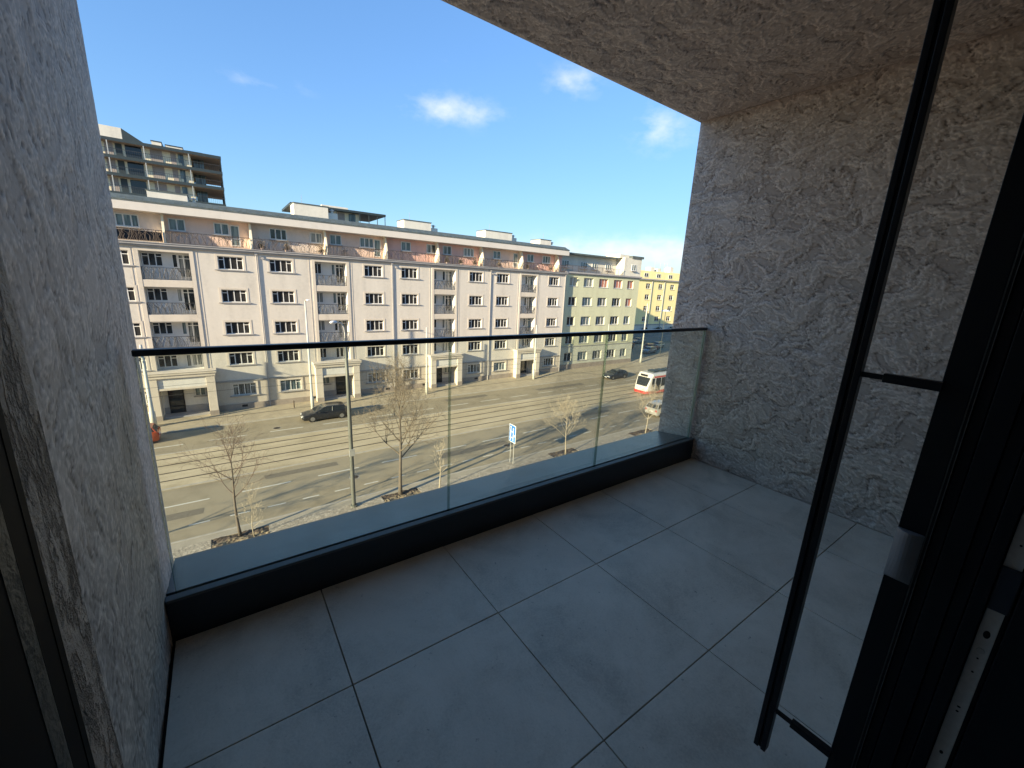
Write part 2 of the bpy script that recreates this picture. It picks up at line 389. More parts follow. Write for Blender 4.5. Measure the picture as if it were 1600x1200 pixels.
dashes(30.8, 19.05 - 4.75 * 12, 4.75, 2.95, 34); dashes(27.8, 15.3 - 2.0 * 18, 2.0, 1.0, 60, .1); dashes(42.4, 2.75 - 4.6 * 6, 4.6, 2.8, 34)
struct('road_markings', mb, M['paint_white'])
# near pavement: mosaic with openings for the planting beds, smooth margin next to the kerb
PITS = [(-1.62, 1.1, 24.3, 25.65), (7.7, 10.25, 24.3, 25.7), (22.4, 25.4, 23.8, 25.5), (33.2, 36.4, 23.7, 25.3)]
mb = MB(); mb.box(XA, 25.35, 0, XB, 25.95, .118); 
struct('pavement_margin', mb, M['paving_smooth'])
mb = MB(); xs = XA
for x0, x1, y0, y1 in PITS:
    mb.box(xs, 2.3, 0, x0, 25.35, .12); mb.box(x0, 2.3, 0, x1, y0, .12); xs = x1
mb.box(xs, 2.3, 0, XB, 25.35, .12); struct('pavement', mb, M['setts'])
for x0, x1, y0, y1 in PITS:
    y1 = 25.35
    mb = MB(); nx, ny = 26, 12; g = [[(x0 + (x1 - x0) * i / nx, y0 + (y1 - y0) * j / ny, .10 + .05 * math.sin(i * .5) * math.sin(j * .6) + random.uniform(-.02, .03)) for j in range(ny + 1)] for i in range(nx + 1)]
    for i in range(nx):
        for j in range(ny): mb.poly([g[i][j], g[i + 1][j], g[i + 1][j + 1], g[i][j + 1]], M['soil'] if (j > 6 or random.random() < .25) else M['dry_grass'])
    mb.box(x0, y1 - .0, .118, x1, y1 + .06, .135, M['kerb'])
    struct('planting_bed', mb, M['soil'])
# far pavement, rising gently along the street
def fz(x): return .13 + .011 * min(max(x, 0), 66)
mb = MB(); xsn = [XA, -20, 0, 10, 20, 30, 40, 50, 66, 100, XB]
for a, b_ in zip(xsn, xsn[1:]):
    mb.poly([(a, 46.2, .12), (b_, 46.2, .12), (b_, 48.6, .12 + (fz(b_) - .13) * .5), (a, 48.6, .12 + (fz(a) - .13) * .5)])
    mb.poly([(a, 48.72, .12 + (fz(a) - .13) * .5), (b_, 48.72, .12 + (fz(b_) - .13) * .5), (b_, 52.2, fz(b_)), (a, 52.2, fz(a))])
    mb.poly([(a, 48.6, .10 + (fz(a) - .13) * .5), (b_, 48.6, .10 + (fz(b_) - .13) * .5), (b_, 48.72, .10 + (fz(b_) - .13) * .5), (a, 48.72, .10 + (fz(a) - .13) * .5)], M['gap'])
    mb.poly([(a, 47.1, .126 + (fz(a) - .13) * .19), (b_, 47.1, .126 + (fz(b_) - .13) * .19), (b_, 47.16, .126 + (fz(b_) - .13) * .2), (a, 47.16, .126 + (fz(a) - .13) * .2)], M['plinth'])
struct('far_pavement', mb, M['paving'])
mb = MB(); mb.poly([(65.2, 52.2, fz(66)), (220, 52.2, fz(66)), (220, 110, fz(66) - .5), (65.2, 110, fz(66) - .5)]); struct('side_yard', mb, M['road'])

# ------------------------------------------------------------------ our own building and balcony
FZ = CZ - 1.365; CEIL = CZ + 1.27; YO = 2.09; XL = -.273; XR = 3.167
host = thing('apartment_building', 'grey-brown trowelled plaster walls and ceiling enclosing the balcony in front', 'building', (0, 0, 0))
def blk(x0, y0, z0, x1, y1, z1, mm=M['plaster'], name='wall', lab=None, bevel=.006):
    o = MB().box(x0, y0, z0, x1, y1, z1).build(name, mm, host, bevel=bevel)
    if lab: o['label'] = lab
    return o
blk(-45, -12, 0, XL, YO, 21.5, name='side_wall', lab='left plaster side wall of the balcony, seen at a glancing angle')
blk(XR, -12, 0, 60, YO, 21.5, name='side_wall', lab='right plaster side wall of the balcony')
blk(XL, -12, CEIL, XR, YO, 21.5, name='ceiling', lab='plaster underside of the balcony above')
blk(XL, -12, 0, XR, YO, FZ - .10, name='floor_slab')
blk(1.34, -.15, FZ - .10, XR, .13, CEIL, name='facade_wall')
blk(XL, .13, FZ - .10, -.056, .215, CEIL, M['plaster_reveal'], name='door_reveal', lab='coarse plaster reveal at the left of the balcony door')
blk(XL, -5.2, FZ - .1, XR, -5.0, CEIL, M['room'], name='room_back_wall')
for x in (XL + .004, XR - .008): MB().box(x, -5.0, FZ, x + .004, -.2, CEIL).build('room_side_wall', M['room'], host)
MB().box(XL + .01, -5.0, CEIL - .006, XR - .01, -.2, CEIL - .002).build('room_ceiling', M['room'], host)
MB().box(XL + .01, -5.0, FZ - .1, XR - .01, -.16, FZ - .02).build('room_floor', M['room'], host)
MB().box(-.25, .22, CEIL - .33, XR - .03, .36, CEIL - .002).build('blind_box', M['frame_dark'], host, bevel=.004)
# real relief of the trowelled plaster: fine sheets of terraced height on the walls and ceiling
import numpy as np
def perlin(x, y, seed):
    rg = np.random.RandomState(seed); a = rg.rand(256, 256) * 2 * np.pi; gx, gy = np.cos(a), np.sin(a)
    xi = np.floor(x).astype(int); yi = np.floor(y).astype(int); xf = x - xi; yf = y - yi
    u = xf ** 3 * (xf * (xf * 6 - 15) + 10); v = yf ** 3 * (yf * (yf * 6 - 15) + 10)
    def g(i, j):
        p, q = (xi + i) & 255, (yi + j) & 255; return gx[p, q] * (xf - i) + gy[p, q] * (yf - j)
    return (g(0, 0) * (1 - u) + g(1, 0) * u) * (1 - v) + (g(0, 1) * (1 - u) + g(1, 1) * u) * v
def fbm(x, y, seed, n=5, rough=.55):
    t_ = 0; a_ = 1; k = 0
    for i in range(n): t_ = t_ + a_ * perlin(x * 2 ** i, y * 2 ** i, seed + i); k += a_; a_ *= rough
    return t_ / k * 1.6
def sstep(a, lo, hi): q = np.clip((a - lo) / (hi - lo), 0, 1); return q * q * (3 - 2 * q)
def relief_height(U, V, seed, fu=4.2, fv=6.0):
    wx = fbm(U * 3, V * 3, seed + 50, 3) * .10; wy = fbm(U * 3, V * 3, seed + 60, 3) * .10
    a = fbm((U + wx) * fu, (V + wy) * fv, seed, 6, .62); b_ = fbm((U + wy) * fu * 2.1, (V + wx) * fv * 2.1, seed + 20, 5, .6); c = fbm(U * 40, V * 50, seed + 40, 3, .6)
    e = .035
    h = .30 * sstep(a, -.16 - e, -.16 + e) + .30 * sstep(a, .02 - e, .02 + e) + .2 * sstep(a, .2 - e, .2 + e)
    h = h + .22 * sstep(b_, -.03, .05) * (1 - .4 * sstep(a, 0, .2)) + .14 * sstep(b_, .2, .27)
    # flakes rise gently and break off sharply
    h = h + .12 * np.mod(a * 2.2 + .3 * b_, 1.0)
    return np.clip(h / 1.2, 0, 1.1) + .07 * c
def relief_sheet(name, origin, du, dv, nrm, lu, lv, step, seed, amp, fu=4.2, fv=6.0, label=None):
    nu = int(lu / step); nv = int(lv / step); u = np.linspace(0, lu, nu + 1); v = np.linspace(0, lv, nv + 1); U, V = np.meshgrid(u, v, indexing='ij')
    Hh = relief_height(U + seed * 3.7, V + seed * 1.3, seed, fu, fv); Hd = Hh * np.clip((lu - U) / .03, .25, 1) * np.clip((lv - V) / .03, .25, 1)
    for sl_ in ((0, slice(None)), (-1, slice(None)), (slice(None), 0), (slice(None), -1)): Hd[sl_] = .0
    o_ = np.array(origin); P = o_ + U[..., None] * np.array(du) + V[..., None] * np.array(dv) + (Hd * amp + .0004)[..., None] * np.array(nrm)
    me = bpy.data.meshes.new(name); me.vertices.add(P.shape[0] * P.shape[1]); me.vertices.foreach_set('co', P.reshape(-1).astype(np.float32))
    I, J = np.meshgrid(np.arange(nu), np.arange(nv), indexing='ij'); k = (I * (nv + 1) + J).reshape(-1); F = np.stack([k, k + nv + 1, k + nv + 2, k + 1], 1)
    n = len(F); me.loops.add(n * 4); me.polygons.add(n); me.loops.foreach_set('vertex_index', F.reshape(-1).astype(np.int32)); me.polygons.foreach_set('loop_start', (np.arange(n) * 4).astype(np.int32)); me.polygons.foreach_set('loop_total', np.full(n, 4, np.int32))
    me.update(calc_edges=True); me.polygons.foreach_set('use_smooth', [True] * n)
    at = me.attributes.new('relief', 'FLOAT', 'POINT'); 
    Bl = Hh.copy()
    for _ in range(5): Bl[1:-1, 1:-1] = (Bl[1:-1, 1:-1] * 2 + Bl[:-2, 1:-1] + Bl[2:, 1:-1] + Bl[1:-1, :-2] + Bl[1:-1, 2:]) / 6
    at.data.foreach_set('value', np.clip(.42 + .28 * (Hh - .5) + 2.6 * (Hh - Bl), -.2, 1.2).reshape(-1).astype(np.float32))  # relief shade put into the colour: hollows darker, flake tops lighter
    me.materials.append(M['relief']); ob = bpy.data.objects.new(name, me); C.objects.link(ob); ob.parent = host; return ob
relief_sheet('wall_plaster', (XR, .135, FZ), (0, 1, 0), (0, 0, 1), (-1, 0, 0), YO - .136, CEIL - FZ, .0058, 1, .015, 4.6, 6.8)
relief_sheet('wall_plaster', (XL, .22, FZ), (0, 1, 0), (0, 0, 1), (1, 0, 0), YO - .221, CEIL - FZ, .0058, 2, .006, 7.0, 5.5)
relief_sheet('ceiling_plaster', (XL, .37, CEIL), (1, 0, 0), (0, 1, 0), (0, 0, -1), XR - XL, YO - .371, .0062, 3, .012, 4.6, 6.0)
# floor tiles on a dark bed
mb = MB(); mb.box(XL + .001, .13, FZ - .099, XR - .001, 1.76, FZ - .03, M['gap'])
G = .0022
xs_ = [XL + .012, .248, .846, 1.444, 2.043, 2.641, XR - .004]; ys_ = [.14, .598, 1.2, 1.735]
tl = MB()
for a, b_ in zip(xs_, xs_[1:]):
    for c, d in zip(ys_, ys_[1:]):
        dz = random.uniform(-.0006, .0006)
        mb.box(a + G, c + G, FZ - .03, b_ - G, d - G, FZ + dz, M['tile'])
struct('floor', mb, M['tile'], bevel=.0012)
# parapet
par = thing('parapet', 'low anthracite metal upstand below the glass balustrade, capped by a blue-grey coping', 'parapet', (0, 1.74, FZ))
par_ = lambda mb, n, m, **k: mb.build(n, m, par, **k)
def off(mb, dx, dy, dz): mb.v = [(x - dx, y - dy, z - dz) for x, y, z in mb.v]; return mb
SILL = CZ - 1.178
par_(off(MB().box(XL + .003, 1.74, FZ - .03, XR - .003, 1.80, SILL - .022), 0, 1.74, FZ), 'fascia', M['anthracite'], bevel=.003)
par_(off(MB().box(XL + .003, 1.734, SILL - .022, XR - .003, 1.768, SILL - .010), 0, 1.74, FZ), 'base_channel', M['seal'], bevel=.002)
mbx = MB().prism([(1.786, SILL - .03), (1.786, SILL - .012), (2.10, SILL - .062), (2.115, SILL - .066), (2.115, SILL - .12), (2.10, SILL - .12), (2.10, SILL - .085)], 'x', XL + .003, XR - .003)
par_(off(mbx, 0, 1.74, FZ), 'coping', M['coping'], bevel=.002)
# glass balustrade
bal = thing('glass_balustrade', 'frameless glass balustrade of three panes under a slim black handrail', 'balustrade', (0, 1.775, SILL))
RT = CZ - .262
xs_ = [XL + .03, .896, 2.003, 3.125]
for i in range(3):
    a = xs_[i] + .004; b_ = xs_[i + 1] - .004
    g_ = MB().box(a, -.008, -.02, b_, .008, RT - SILL - .012)
    o = g_.build('glass_panel', M['glass'], bal)
    MB().box(a - .0012, -.0085, -.02, a, .0085, RT - SILL - .02).build('glass_edge', M['glass_edge'], o)
    MB().box(b_, -.0085, -.02, b_ + .0012, .0085, RT - SILL - .02).build('glass_edge', M['glass_edge'], o)
MB().box(XL + .028, -.016, RT - SILL - .022, 3.14, .016, RT - SILL).build('handrail', M['black_rail'], bal, bevel=.004)
MB().box(3.129, -.012, -.02, 3.137, .012, RT - SILL - .024).build('end_strip', M['galv'], bal)
# external blind guide rail
gr = thing('guide_rail', 'slim black vertical guide rail held off the door frame by two brackets', 'guide rail', (1.205, .305, FZ + .05))
p = MB(); H_ = CEIL - .33 - FZ - .05
p.box(-.013, -.016, 0, .013, -.003, H_); p.box(-.0085, -.003, .001, .0085, .003, H_); p.box(-.013, .003, 0, .013, .016, H_)
p.build('rail', M['frame_dark'], gr, bevel=.002)
for z in (CZ - .165, CZ - 1.165):
    br = MB(); zz = z - FZ - .05; br.box(-.004, -.058, zz - .006, .004, -.016, zz + .006); br.box(-.009, -.15, zz - .010, .009, -.055, zz + .010)
    br.build('bracket', M['frame_dark'], gr, bevel=.001)
# door frame
df = thing('door_frame', 'dark metal balcony door frame standing open, lock plate and grip on its right side', 'door frame', (0, 0, FZ))
def dfb(x0, y0, z0, x1, y1, z1, n, m, **k): return MB().box(x0, y0, z0, x1, y1, z1).build(n, m, df, **k)
HD = CEIL - .34 - FZ; D0 = -.002
o = MB(); o.box(1.222, .116, D0, 1.334, .161, HD); o.box(1.222, .108, D0, 1.334, .114, HD)
o.box(1.228, .088, D0, 1.334, .106, HD); o.box(1.222, .052, D0, 1.334, .086, HD); o.box(1.227, .03, D0, 1.334, .05, HD); o.box(1.222, .006, D0, 1.334, .028, HD); o.box(1.236, -.028, D0, 1.334, .006, HD); o.box(1.222, -.12, D0, 1.334, -.029, HD)
o.build('right_jamb', M['frame_dark'], df, bevel=.0012)
o = MB(); o.box(1.2195, .1135, D0, 1.2225, .1150, HD); o.box(1.2195, .1075, D0, 1.2225, .1088, HD)
o.build('seal', M['seal'], df)
lp = MB(); LZ = lambda z: z + CZ - FZ
lp.box(1.2335, -.0215, LZ(-1.25), 1.236, .0035, LZ(-.28))
lp = lp.build('lock_plate', M['steel'], df, bevel=.0008)
q = MB()
for z, hw, hh in ((-.66, .005, .009), (-.72, .0018, .0018), (-.755, .002, .002), (-.85, .003, .002), (-.862, .0024, .002), (-.36, .003, .006), (-.45, .002, .002), (-.98, .003, .004)):
    q.tube([(1.2326, -.009, LZ(z)), (1.2337, -.009, LZ(z))], 1, 14); 
    n0 = len(q.v) - 28
    for i in range(n0, len(q.v)):
        x, y, zz = q.v[i]; q.v[i] = (x, -.009 + (y + .009) * hw, LZ(z) + (zz - LZ(z)) * hh)
q.build('screw_holes', M['gap'], lp)
q = MB(); q.box(1.226, -.026, LZ(-.60), 1.2335, .0045, LZ(-.50)); q.build('latch', M['anthracite'], lp, bevel=.003)
q = MB(); q.tube([(1.2312, -.009, LZ(-.700)), (1.2336, -.009, LZ(-.700))], .0062, 20); q.build('screw_head', M['galv'], lp, bevel=.0008)
# curved grip
rings = []
for k in range(9):
    a = k / 8; y = .162 - a * .046; bulge = math.sin(a * math.pi) * .016 + .003
    rings.append([(1.2222, y, LZ(-.625)), (1.222 - bulge * .55, y, LZ(-.618)), (1.222 - bulge, y, LZ(-.57)), (1.222 - bulge * 1.15, y, LZ(-.505)), (1.222 - bulge * 1.1, y, LZ(-.497)), (1.2222, y, LZ(-.497))])
gp = MB().loft(rings).build('pull_grip', M['grip'], df, smooth=False, bevel=.0006)
# left jamb with seal and a strip coloured as reflected plaster
o = MB(); o.box(-.10, .085, D0, -.0520, .128, HD); o.box(-.10, .02, D0, -.046, .083, HD); o.box(-.10, -.12, D0, -.0440, .018, HD)
o.build('left_jamb', M['sash_black'], df, bevel=.0015)
MB().box(-.058, .1700, D0, -.0535, .1742, HD).build('seal', M['sash_black'], df)
MB().box(-.058, .1600, D0, -.0537, .1698, HD).build('sash_edge', M['sash_black'], df)
MB().box(-.058, .1510, D0, -.0537, .1598, HD).build('reflection_strip', M['reflect_strip'], df)
MB().box(-.058, .1285, D0, -.0539, .1508, HD).build('sash_edge', M['sash_black'], df)
dfb(-.04, .02, -.02, 1.22, .13, -.004, 'threshold', M['anthracite'])

# ------------------------------------------------------------------ windows
def window_meshes(wd, h, mull, trans, fr=.07, dep=.07, surround=0, sill=True):
    """mull: x positions of mullions; trans: list of (x0,x1,z) transom pieces. origin bottom left, faces -y"""
    f = MB(); f.box(0, 0, 0, wd, dep, fr); f.box(0, 0, h - fr, wd, dep, h); f.box(0, 0, fr, fr, dep, h - fr); f.box(wd - fr, 0, fr, wd, dep, h - fr)
    for x in mull: f.box(x - fr * .6, .002, fr, x + fr * .6, dep - .002, h - fr)
    for a, b_, z in trans: f.box(a, .006, z - fr * .45, b_, dep - .006, z + fr * .45)
    fo = f.build('window', M['wframe'])
    po = MB().box(fr * .6, dep * .45, fr * .6, wd - fr * .6, dep * .75, h - fr * .6).build('pane', M['pane_a']); po.parent = fo
    kids = []
    if surround:
        s_ = MB(); y0 = -.215; y1 = -.155; w_ = surround
        s_.box(-w_, y0, -.02, 0 - .01, y1, h + w_); s_.box(wd + .01, y0, -.02, wd + w_, y1, h + w_); s_.box(-.01, y0, h + .01, wd + .01, y1, h + w_)
        so_ = s_.build('surround', M['trim']); so_.parent = fo
    if sill:
        s_ = MB(); s_.box(-.12 - surround, -.33 if surround else -.26, -.10, wd + .12 + surround, -.0, -.022)
        so_ = s_.build('sill', M['ledge']); so_.parent = fo
    C.objects.unlink(fo)
    for ch in fo.children: C.objects.unlink(ch)
    return fo
def put_window(proto, x, y, z, parent, pm='pane_a', blind=None, name=None):
    o = proto.copy(); C.objects.link(o); o.parent = parent; o.location = (x, y, z)
    if name: o.name = name
    for ch in proto.children:
        c = ch.copy(); C.objects.link(c); c.parent = o
        if ch.name.startswith('pane'):
            c.material_slots[0].link = 'OBJECT'; c.material_slots[0].material = M[pm]
    return o
def facade(mb, x0, x1, z0, z1, y, holes, mcol=None, thick=.25, base_z=None):
    """front face at y with rectangular holes (hx0,hx1,hz0,hz1,depth,backmat or None)"""
    X = sorted({x0, x1} | {h[0] for h in holes} | {h[1] for h in holes}); Z = sorted({z0, z1} | {h[2] for h in holes} | {h[3] for h in holes})
    for a, b_ in zip(X, X[1:]):
        cx = (a + b_) / 2; run = None
        for c, d in zip(Z, Z[1:]):
            cz = (c + d) / 2
            if any(h[0] < cx < h[1] and h[2] < cz < h[3] for h in holes):
                if run: mb.poly([(a, y, run[0]), (b_, y, run[0]), (b_, y, run[1]), (a, y, run[1])], mcol); run = None
            else: run = (run[0], d) if run else (c, d)
        if run: mb.poly([(a, y, run[0]), (b_, y, run[0]), (b_, y, run[1]), (a, y, run[1])], mcol)
    for h in holes:
        a, b_, c, d, dep, bk = h; rm = bk if bk else mcol; e = y + dep
        mb.poly([(a, y, c), (a, e, c), (a, e, d), (a, y, d)], rm); mb.poly([(b_, y, c), (b_, e, c), (b_, e, d), (b_, y, d)], rm)
        mb.poly([(a, y, c), (b_, y, c), (b_, e, c), (a, e, c)], rm); mb.poly([(a, y, d), (b_, y, d), (b_, e, d), (a, e, d)], rm)
        mb.poly([(a, e, c), (b_, e, c), (b_, e, d), (a, e, d)], bk if bk else M['gap'])

def iron_railing(x0, x1, h, step=.10, seed=1, wild=.5, post=1.3):
    rr = random.Random(seed); f = MB(); r = .017
    f.box(x0, -.025, h - .045, x1, .025, h); f.box(x0, -.02, .05, x1, .02, .08)
    x = x0
    while x < x1 + .01:
        f.box(min(x, x1 - .03), -.02, 0, min(x, x1 - .03) + .03, .02, h - .045); x += post
    x = x0 + step
    while x < x1 - .03:
        l = rr.uniform(-wild, wild) * .45; z0 = .08; z1 = h - .045
        xa = min(max(x + l, x0), x1); xm = min(max(x + rr.uniform(-.12, .12) * wild * 2, x0), x1)
        f.tube([(x, 0, z0), (xm, 0, (z0 + z1) / 2), (xa, 0, z1)], r, 3, cap=False)
        x += step
    return f

# ------------------------------------------------------------------ pale pink apartment block across the street
YF = 50.75; XE = 46.15; XS = -13.9
pb = thing('apartment_building', 'long pale pink apartment block with loggia bays and set-back peach top storey', 'building', (XS, YF, 0))
OX, OY = XS, YF
def pbd(mb, name, m, **k): return off(mb, OX, OY, 0).build(name, m, pb, **k)
rows = [(14.62, 15.87), (11.42, 12.66), (8.2, 9.45), (5.0, 6.28), (1.68, 3.02)]
cols = [-12.6, -8.2, .35, 4.75, 14.4, 18.88, 28.5, 32.95, 42.65]
bays = [(-5.45, -1.83), (9.05, 12.35), (23.2, 26.3), (37.3, 40.2)]
WW = 2.08
holes = []
for x in cols:
    for a, b_ in rows: holes.append((x, x + WW, a, b_, .22, None))
for a, b_ in bays:
    for z0, z1 in ((13.4, 15.92), (10.2, 12.72), (7.0, 9.5), (4.82, 6.35)):
        holes.append((a, b_, z0, z1, 1.15, M['recess']))
upper = [h for h in holes if h[2] > 3.4]; lower = [h for h in holes if h[2] < 3.4]
mb = MB(); facade(mb, XS, XE, 3.3, 16.45, YF, upper, M['pink'])
mb.poly([(XE, YF, 0), (XE, YF + 12, 0), (XE, YF + 12, 19.4), (XE, YF, 16.45)], M['pink']); mb.poly([(XS, YF, 0), (XS, YF + 12, 0), (XS, YF + 12, 19.4), (XS, YF, 16.45)], M['pink'])
mb.poly([(XS, YF + 12, 0), (XE, YF + 12, 0), (XE, YF + 12, 20), (XS, YF + 12, 20)], M['pink'])
pbd(mb, 'wall', M['pink'])
# ground floor with recessed entrances
ent = []
for a, b_ in bays: ent.append((a, b_, .0, 3.2, 1.0, M['recess']))
mb = MB(); facade(mb, XS, XE, 0, 3.3, YF + .04, lower + ent, M['pink_base']); pbd(mb, 'ground_floor_wall', M['pink_base'])
segs = [XS] + [v for a, b_ in bays for v in (a - .75, b_ + .75)] + [XE]
for i in range(0, len(segs), 2):
    a, b_ = segs[i], segs[i + 1]
    pbd(MB().box(a, YF - .06, 0, b_, YF + .039, .72 + fz((a + b_) / 2) - .13), 'plinth', M['plinth'])
for i in range(0, len(segs), 2):
    mb = MB(); mb.box(segs[i], YF - .10, 3.26, segs[i + 1], YF + .04, 3.34); mb.box(segs[i], YF - .05, 3.18, segs[i + 1], YF + .038, 3.262); pbd(mb, 'string_course', M['ledge'])
# vertical pilasters framing the bays
for a, b_ in bays:
    for xa, xb, pp in ((a - .32, a, .055), (b_, b_ + .32, .055), (b_ + .55, b_ + .62, .02), (a - .62, a - .55, .02)):
        pbd(MB().box(xa, YF - pp, 4.82, xb, YF - .002, 16.2), 'pilaster', M['trim'])
    pbd(MB().box(a + .002, YF - .054, 15.93, b_ - .002, YF - .002, 16.2), 'lintel', M['trim'])
# balcony slab faces
for a, b_ in bays:
    for z in (12.76, 9.56, 6.4): pbd(MB().box(a + .01, YF - .04, z, b_ - .01, YF - .001, z + .62), 'balcony_slab', M['trim'])
# ledge with gutter under the top storey
mb = MB(); mb.box(XS, YF - .38, 16.45, XE + .1, YF + 2.2, 16.62); mb.box(XS, YF - .26, 16.32, XE, YF - .002, 16.447); mb.box(XS, YF - .45, 16.625, XE + .1, YF - .1, 16.70)
pbd(mb, 'ledge', M['ledge'])
# downpipes
for x in (3.6, 17.65, 31.85, 46.0):
    mb = MB(); mb.tube([(x, YF - .09, 16.35), (x, YF - .09, .2)], .055, 8); mb.box(x - .12, YF - .22, 16.15, x + .12, YF - .02, 16.44)
    pbd(mb, 'downpipe', M['ledge'])
# portals
for i, (a, b_) in enumerate(bays):
    g0 = fz(a) - .02; mb = MB(); pr = .92
    for xa in (a - .78, b_ + .06):
        mb.box(xa, YF - pr, 0, xa + .72, YF - .003, 4.25); mb.box(xa - .03, YF - pr - .03, 0, xa + .75, YF - pr - .002, .5 + g0, M['plinth'])
    mb.box(a - .86, YF - pr - .10, 4.25, b_ + .86, YF - .003, 4.55); mb.box(a - .98, YF - pr - .22, 4.55, b_ + .98, YF - .003, 4.82); mb.box(a - 1.04, YF - pr - .28, 4.76, b_ + 1.04, YF - pr - .222, 4.80)
    mb.box(a - .06, YF - pr + .12, 3.25, b_ + .06, YF - .01, 4.25, M['recess']); mb.box(a - .06, YF - pr + .03, 3.05, b_ + .06, YF - .01, 3.248)
    pbd(mb, 'portal', M['trim'], bevel=.015)
    # door, side window, threshold inside the recess
    yb = YF + 1.0; dx = (a + .42) if i in (0, 2) else (b_ - 1.6)
    mb = MB(); d0 = g0; mb.box(dx, yb - .06, d0, dx + .10, yb + .03, 2.85); mb.box(dx + 1.15, yb - .06, d0, dx + 1.25, yb + .03, 2.85); mb.box(dx, yb - .06, 2.75, dx + 1.25, yb + .03, 2.85); mb.box(dx + .1, yb - .06, .9, dx + 1.15, yb + .03, 1.0)
    dd = pbd(mb, 'door', M['frame_dark'])
    MB().box(dx + .1 - OX, yb - .03 - OY, d0, dx + 1.15 - OX, yb - .01 - OY, 2.75).build('door_glass', M['car_glass'], dd)
    pbd(MB().box(a + .002, yb - .05, 0, dx - .002, yb - .002, .78 + g0), 'recess_plinth', M['ledge']); pbd(MB().box(dx + 1.252, yb - .05, 0, b_ - .002, yb - .002, .78 + g0), 'recess_plinth', M['ledge'])
    mb = MB(); mb.box(a + .003, YF - .5, 0, b_ - .003, YF + .95, .16 + g0); pbd(mb, 'doorstep', M['ledge'])
# windows
w4 = window_meshes(WW, 1.24, [.5, 1.04, 1.58], [(.07, .5, .92), (1.58, 2.01, .92)], surround=.2)
w3 = window_meshes(1.5, 1.18, [.5, 1.0], [(.07, .5, .88), (1.0, 1.43, .88)], sill=False)
w3s = window_meshes(.85, 1.18, [.42], [], sill=False)
wd_ = window_meshes(.95, 2.12, [.42], [(.07, .42, 1.75), (.42, .88, 1.75)], sill=False)
wnar = window_meshes(.42, 1.25, [], [], sill=False)
went = window_meshes(.9, 1.05, [.45], [], fr=.06)
wa2 = window_meshes(1.25, 1.1, [.62], [], fr=.09)
wa3 = window_meshes(1.6, 1.1, [.55, 1.08], [], fr=.09)
wdoor = window_meshes(.8, 2.0, [], [(.07, .73, .7)], fr=.09, sill=False)
rr = random.Random(5)
def pm(): return rr.choices(['pane_a', 'pane_b', 'pane_c', 'pane_d'], [.42, .24, .14, .20])[0]
for x in cols:
    for (a, b_) in rows: put_window(w4, x - OX, .19, a, pb, pm())
for i, (a, b_) in enumerate(bays):
    yb = 1.15 - .05
    for z in (13.4, 10.2, 7.0, 3.75):
        if i == 0: put_window(w3, a + .06 - OX, yb, z + 1.22, pb, pm())
        else: put_window(w3s, a + .05 - OX, yb, z + 1.22, pb, pm())
        put_window(wnar, b_ - 1.38 - OX, yb, z + 1.15, pb, pm())
        put_window(wd_, b_ - .93 - OX, yb, z + .28 if z > 5 else z + 1.08, pb, pm()) if z > 5 else put_window(w3s, b_ - .93 - OX, yb, z + 1.22, pb, pm())
    put_window(went, (b_ - 1.05 if i in (0, 2) else a + .12) - OX, .92, 1.85, pb, 'pane_d')
for i, (a, b_) in enumerate(bays):
    for j, z in enumerate((13.4, 10.2, 7.0)):
        f = iron_railing(a + .03 - OX, b_ - .03 - OX, 1.12, .075, 11 + i * 3 + j, .8, (b_ - a - .08) / 2); f.v = [(x, y + .02, zz + z) for x, y, zz in f.v]
        f.build('balcony_railing', M['iron'], pb)
# set-back top storey
YS = 1.2
segs2 = [(-13.9, -3.5, 'sand'), (-3.5, 3.35, 'peach'), (3.35, 10.45, 'sand'), (10.45, 17.2, 'peach'), (17.2, 23.9, 'salmon'), (23.9, 30.6, 'salmon'), (30.6, 37.5, 'peach'), (37.5, 46.1, 'salmon')]
for a, b_, c in segs2:
    mb = MB(); mb.box(a, YF + YS, 16.62, b_, YF + YS + .2, 19.3); pbd(mb, 'top_storey_wall', M[c])
mb = MB(); mb.box(XS, YF - .30, 19.28, XE + .05, YF + 12, 19.40); mb.box(XS, YF - .30, 19.40, XE + .05, YF + 12, 20.02)
pbd(mb, 'roof_fascia', M['fascia'])
mb = MB(); mb.box(XS - .02, YF - .36, 20.02, XE + .08, YF - .22, 20.12); 
mb.poly([(XS, YF - .3, 20.1), (XE + .08, YF - .3, 20.1), (XE + .08, YF + .8, 20.62), (XS, YF + .8, 20.62)])
mb.poly([(XS, YF + .8, 20.62), (XE + .08, YF + .8, 20.62), (XE + .08, YF + 12, 20.8), (XS, YF + 12, 20.8)])
mb.poly([(XE + .08, YF - .3, 20.02), (XE + .08, YF + 12, 20.02), (XE + .08, YF + 12, 20.8), (XE + .08, YF + .8, 20.62), (XE + .08, YF - .3, 20.1)])
x = XS
while x < XE: mb.box(x, YF - .3, 20.12, x + .04, YF - .27, 20.32); x += .55
pbd(mb, 'roof', M['roofing'])
for x in (-3.45, 3.35, 10.4, 17.15, 23.95, 30.65, 37.5, 44.6):
    mb = MB(); mb.prism([(YF + YS, 16.62), (YF + .02, 16.62), (YF + .02, 17.6), (YF + .55, 19.28), (YF + YS, 19.28)], 'x', x - .09, x + .09); pbd(mb, 'balcony_divider', M['fin'])
att = [(-6.75, wa3), (-3.1, wa2), (.35, wa2), (5.1, wa3), (8.95, wa2), (11.0, wa2), (14.3, wa3), (19.3, wa2), (22.7, wa2), (25.0, wa2), (28.1, wa3), (32.9, wa2), (39.0, wa2), (42.0, wa3)]
for x, pr_ in att: put_window(pr_, x - OX, YS - .06, 17.93, pb, rr.choice(['pane_d', 'pane_d', 'pane_a', 'pane_c', 'pane_b']))
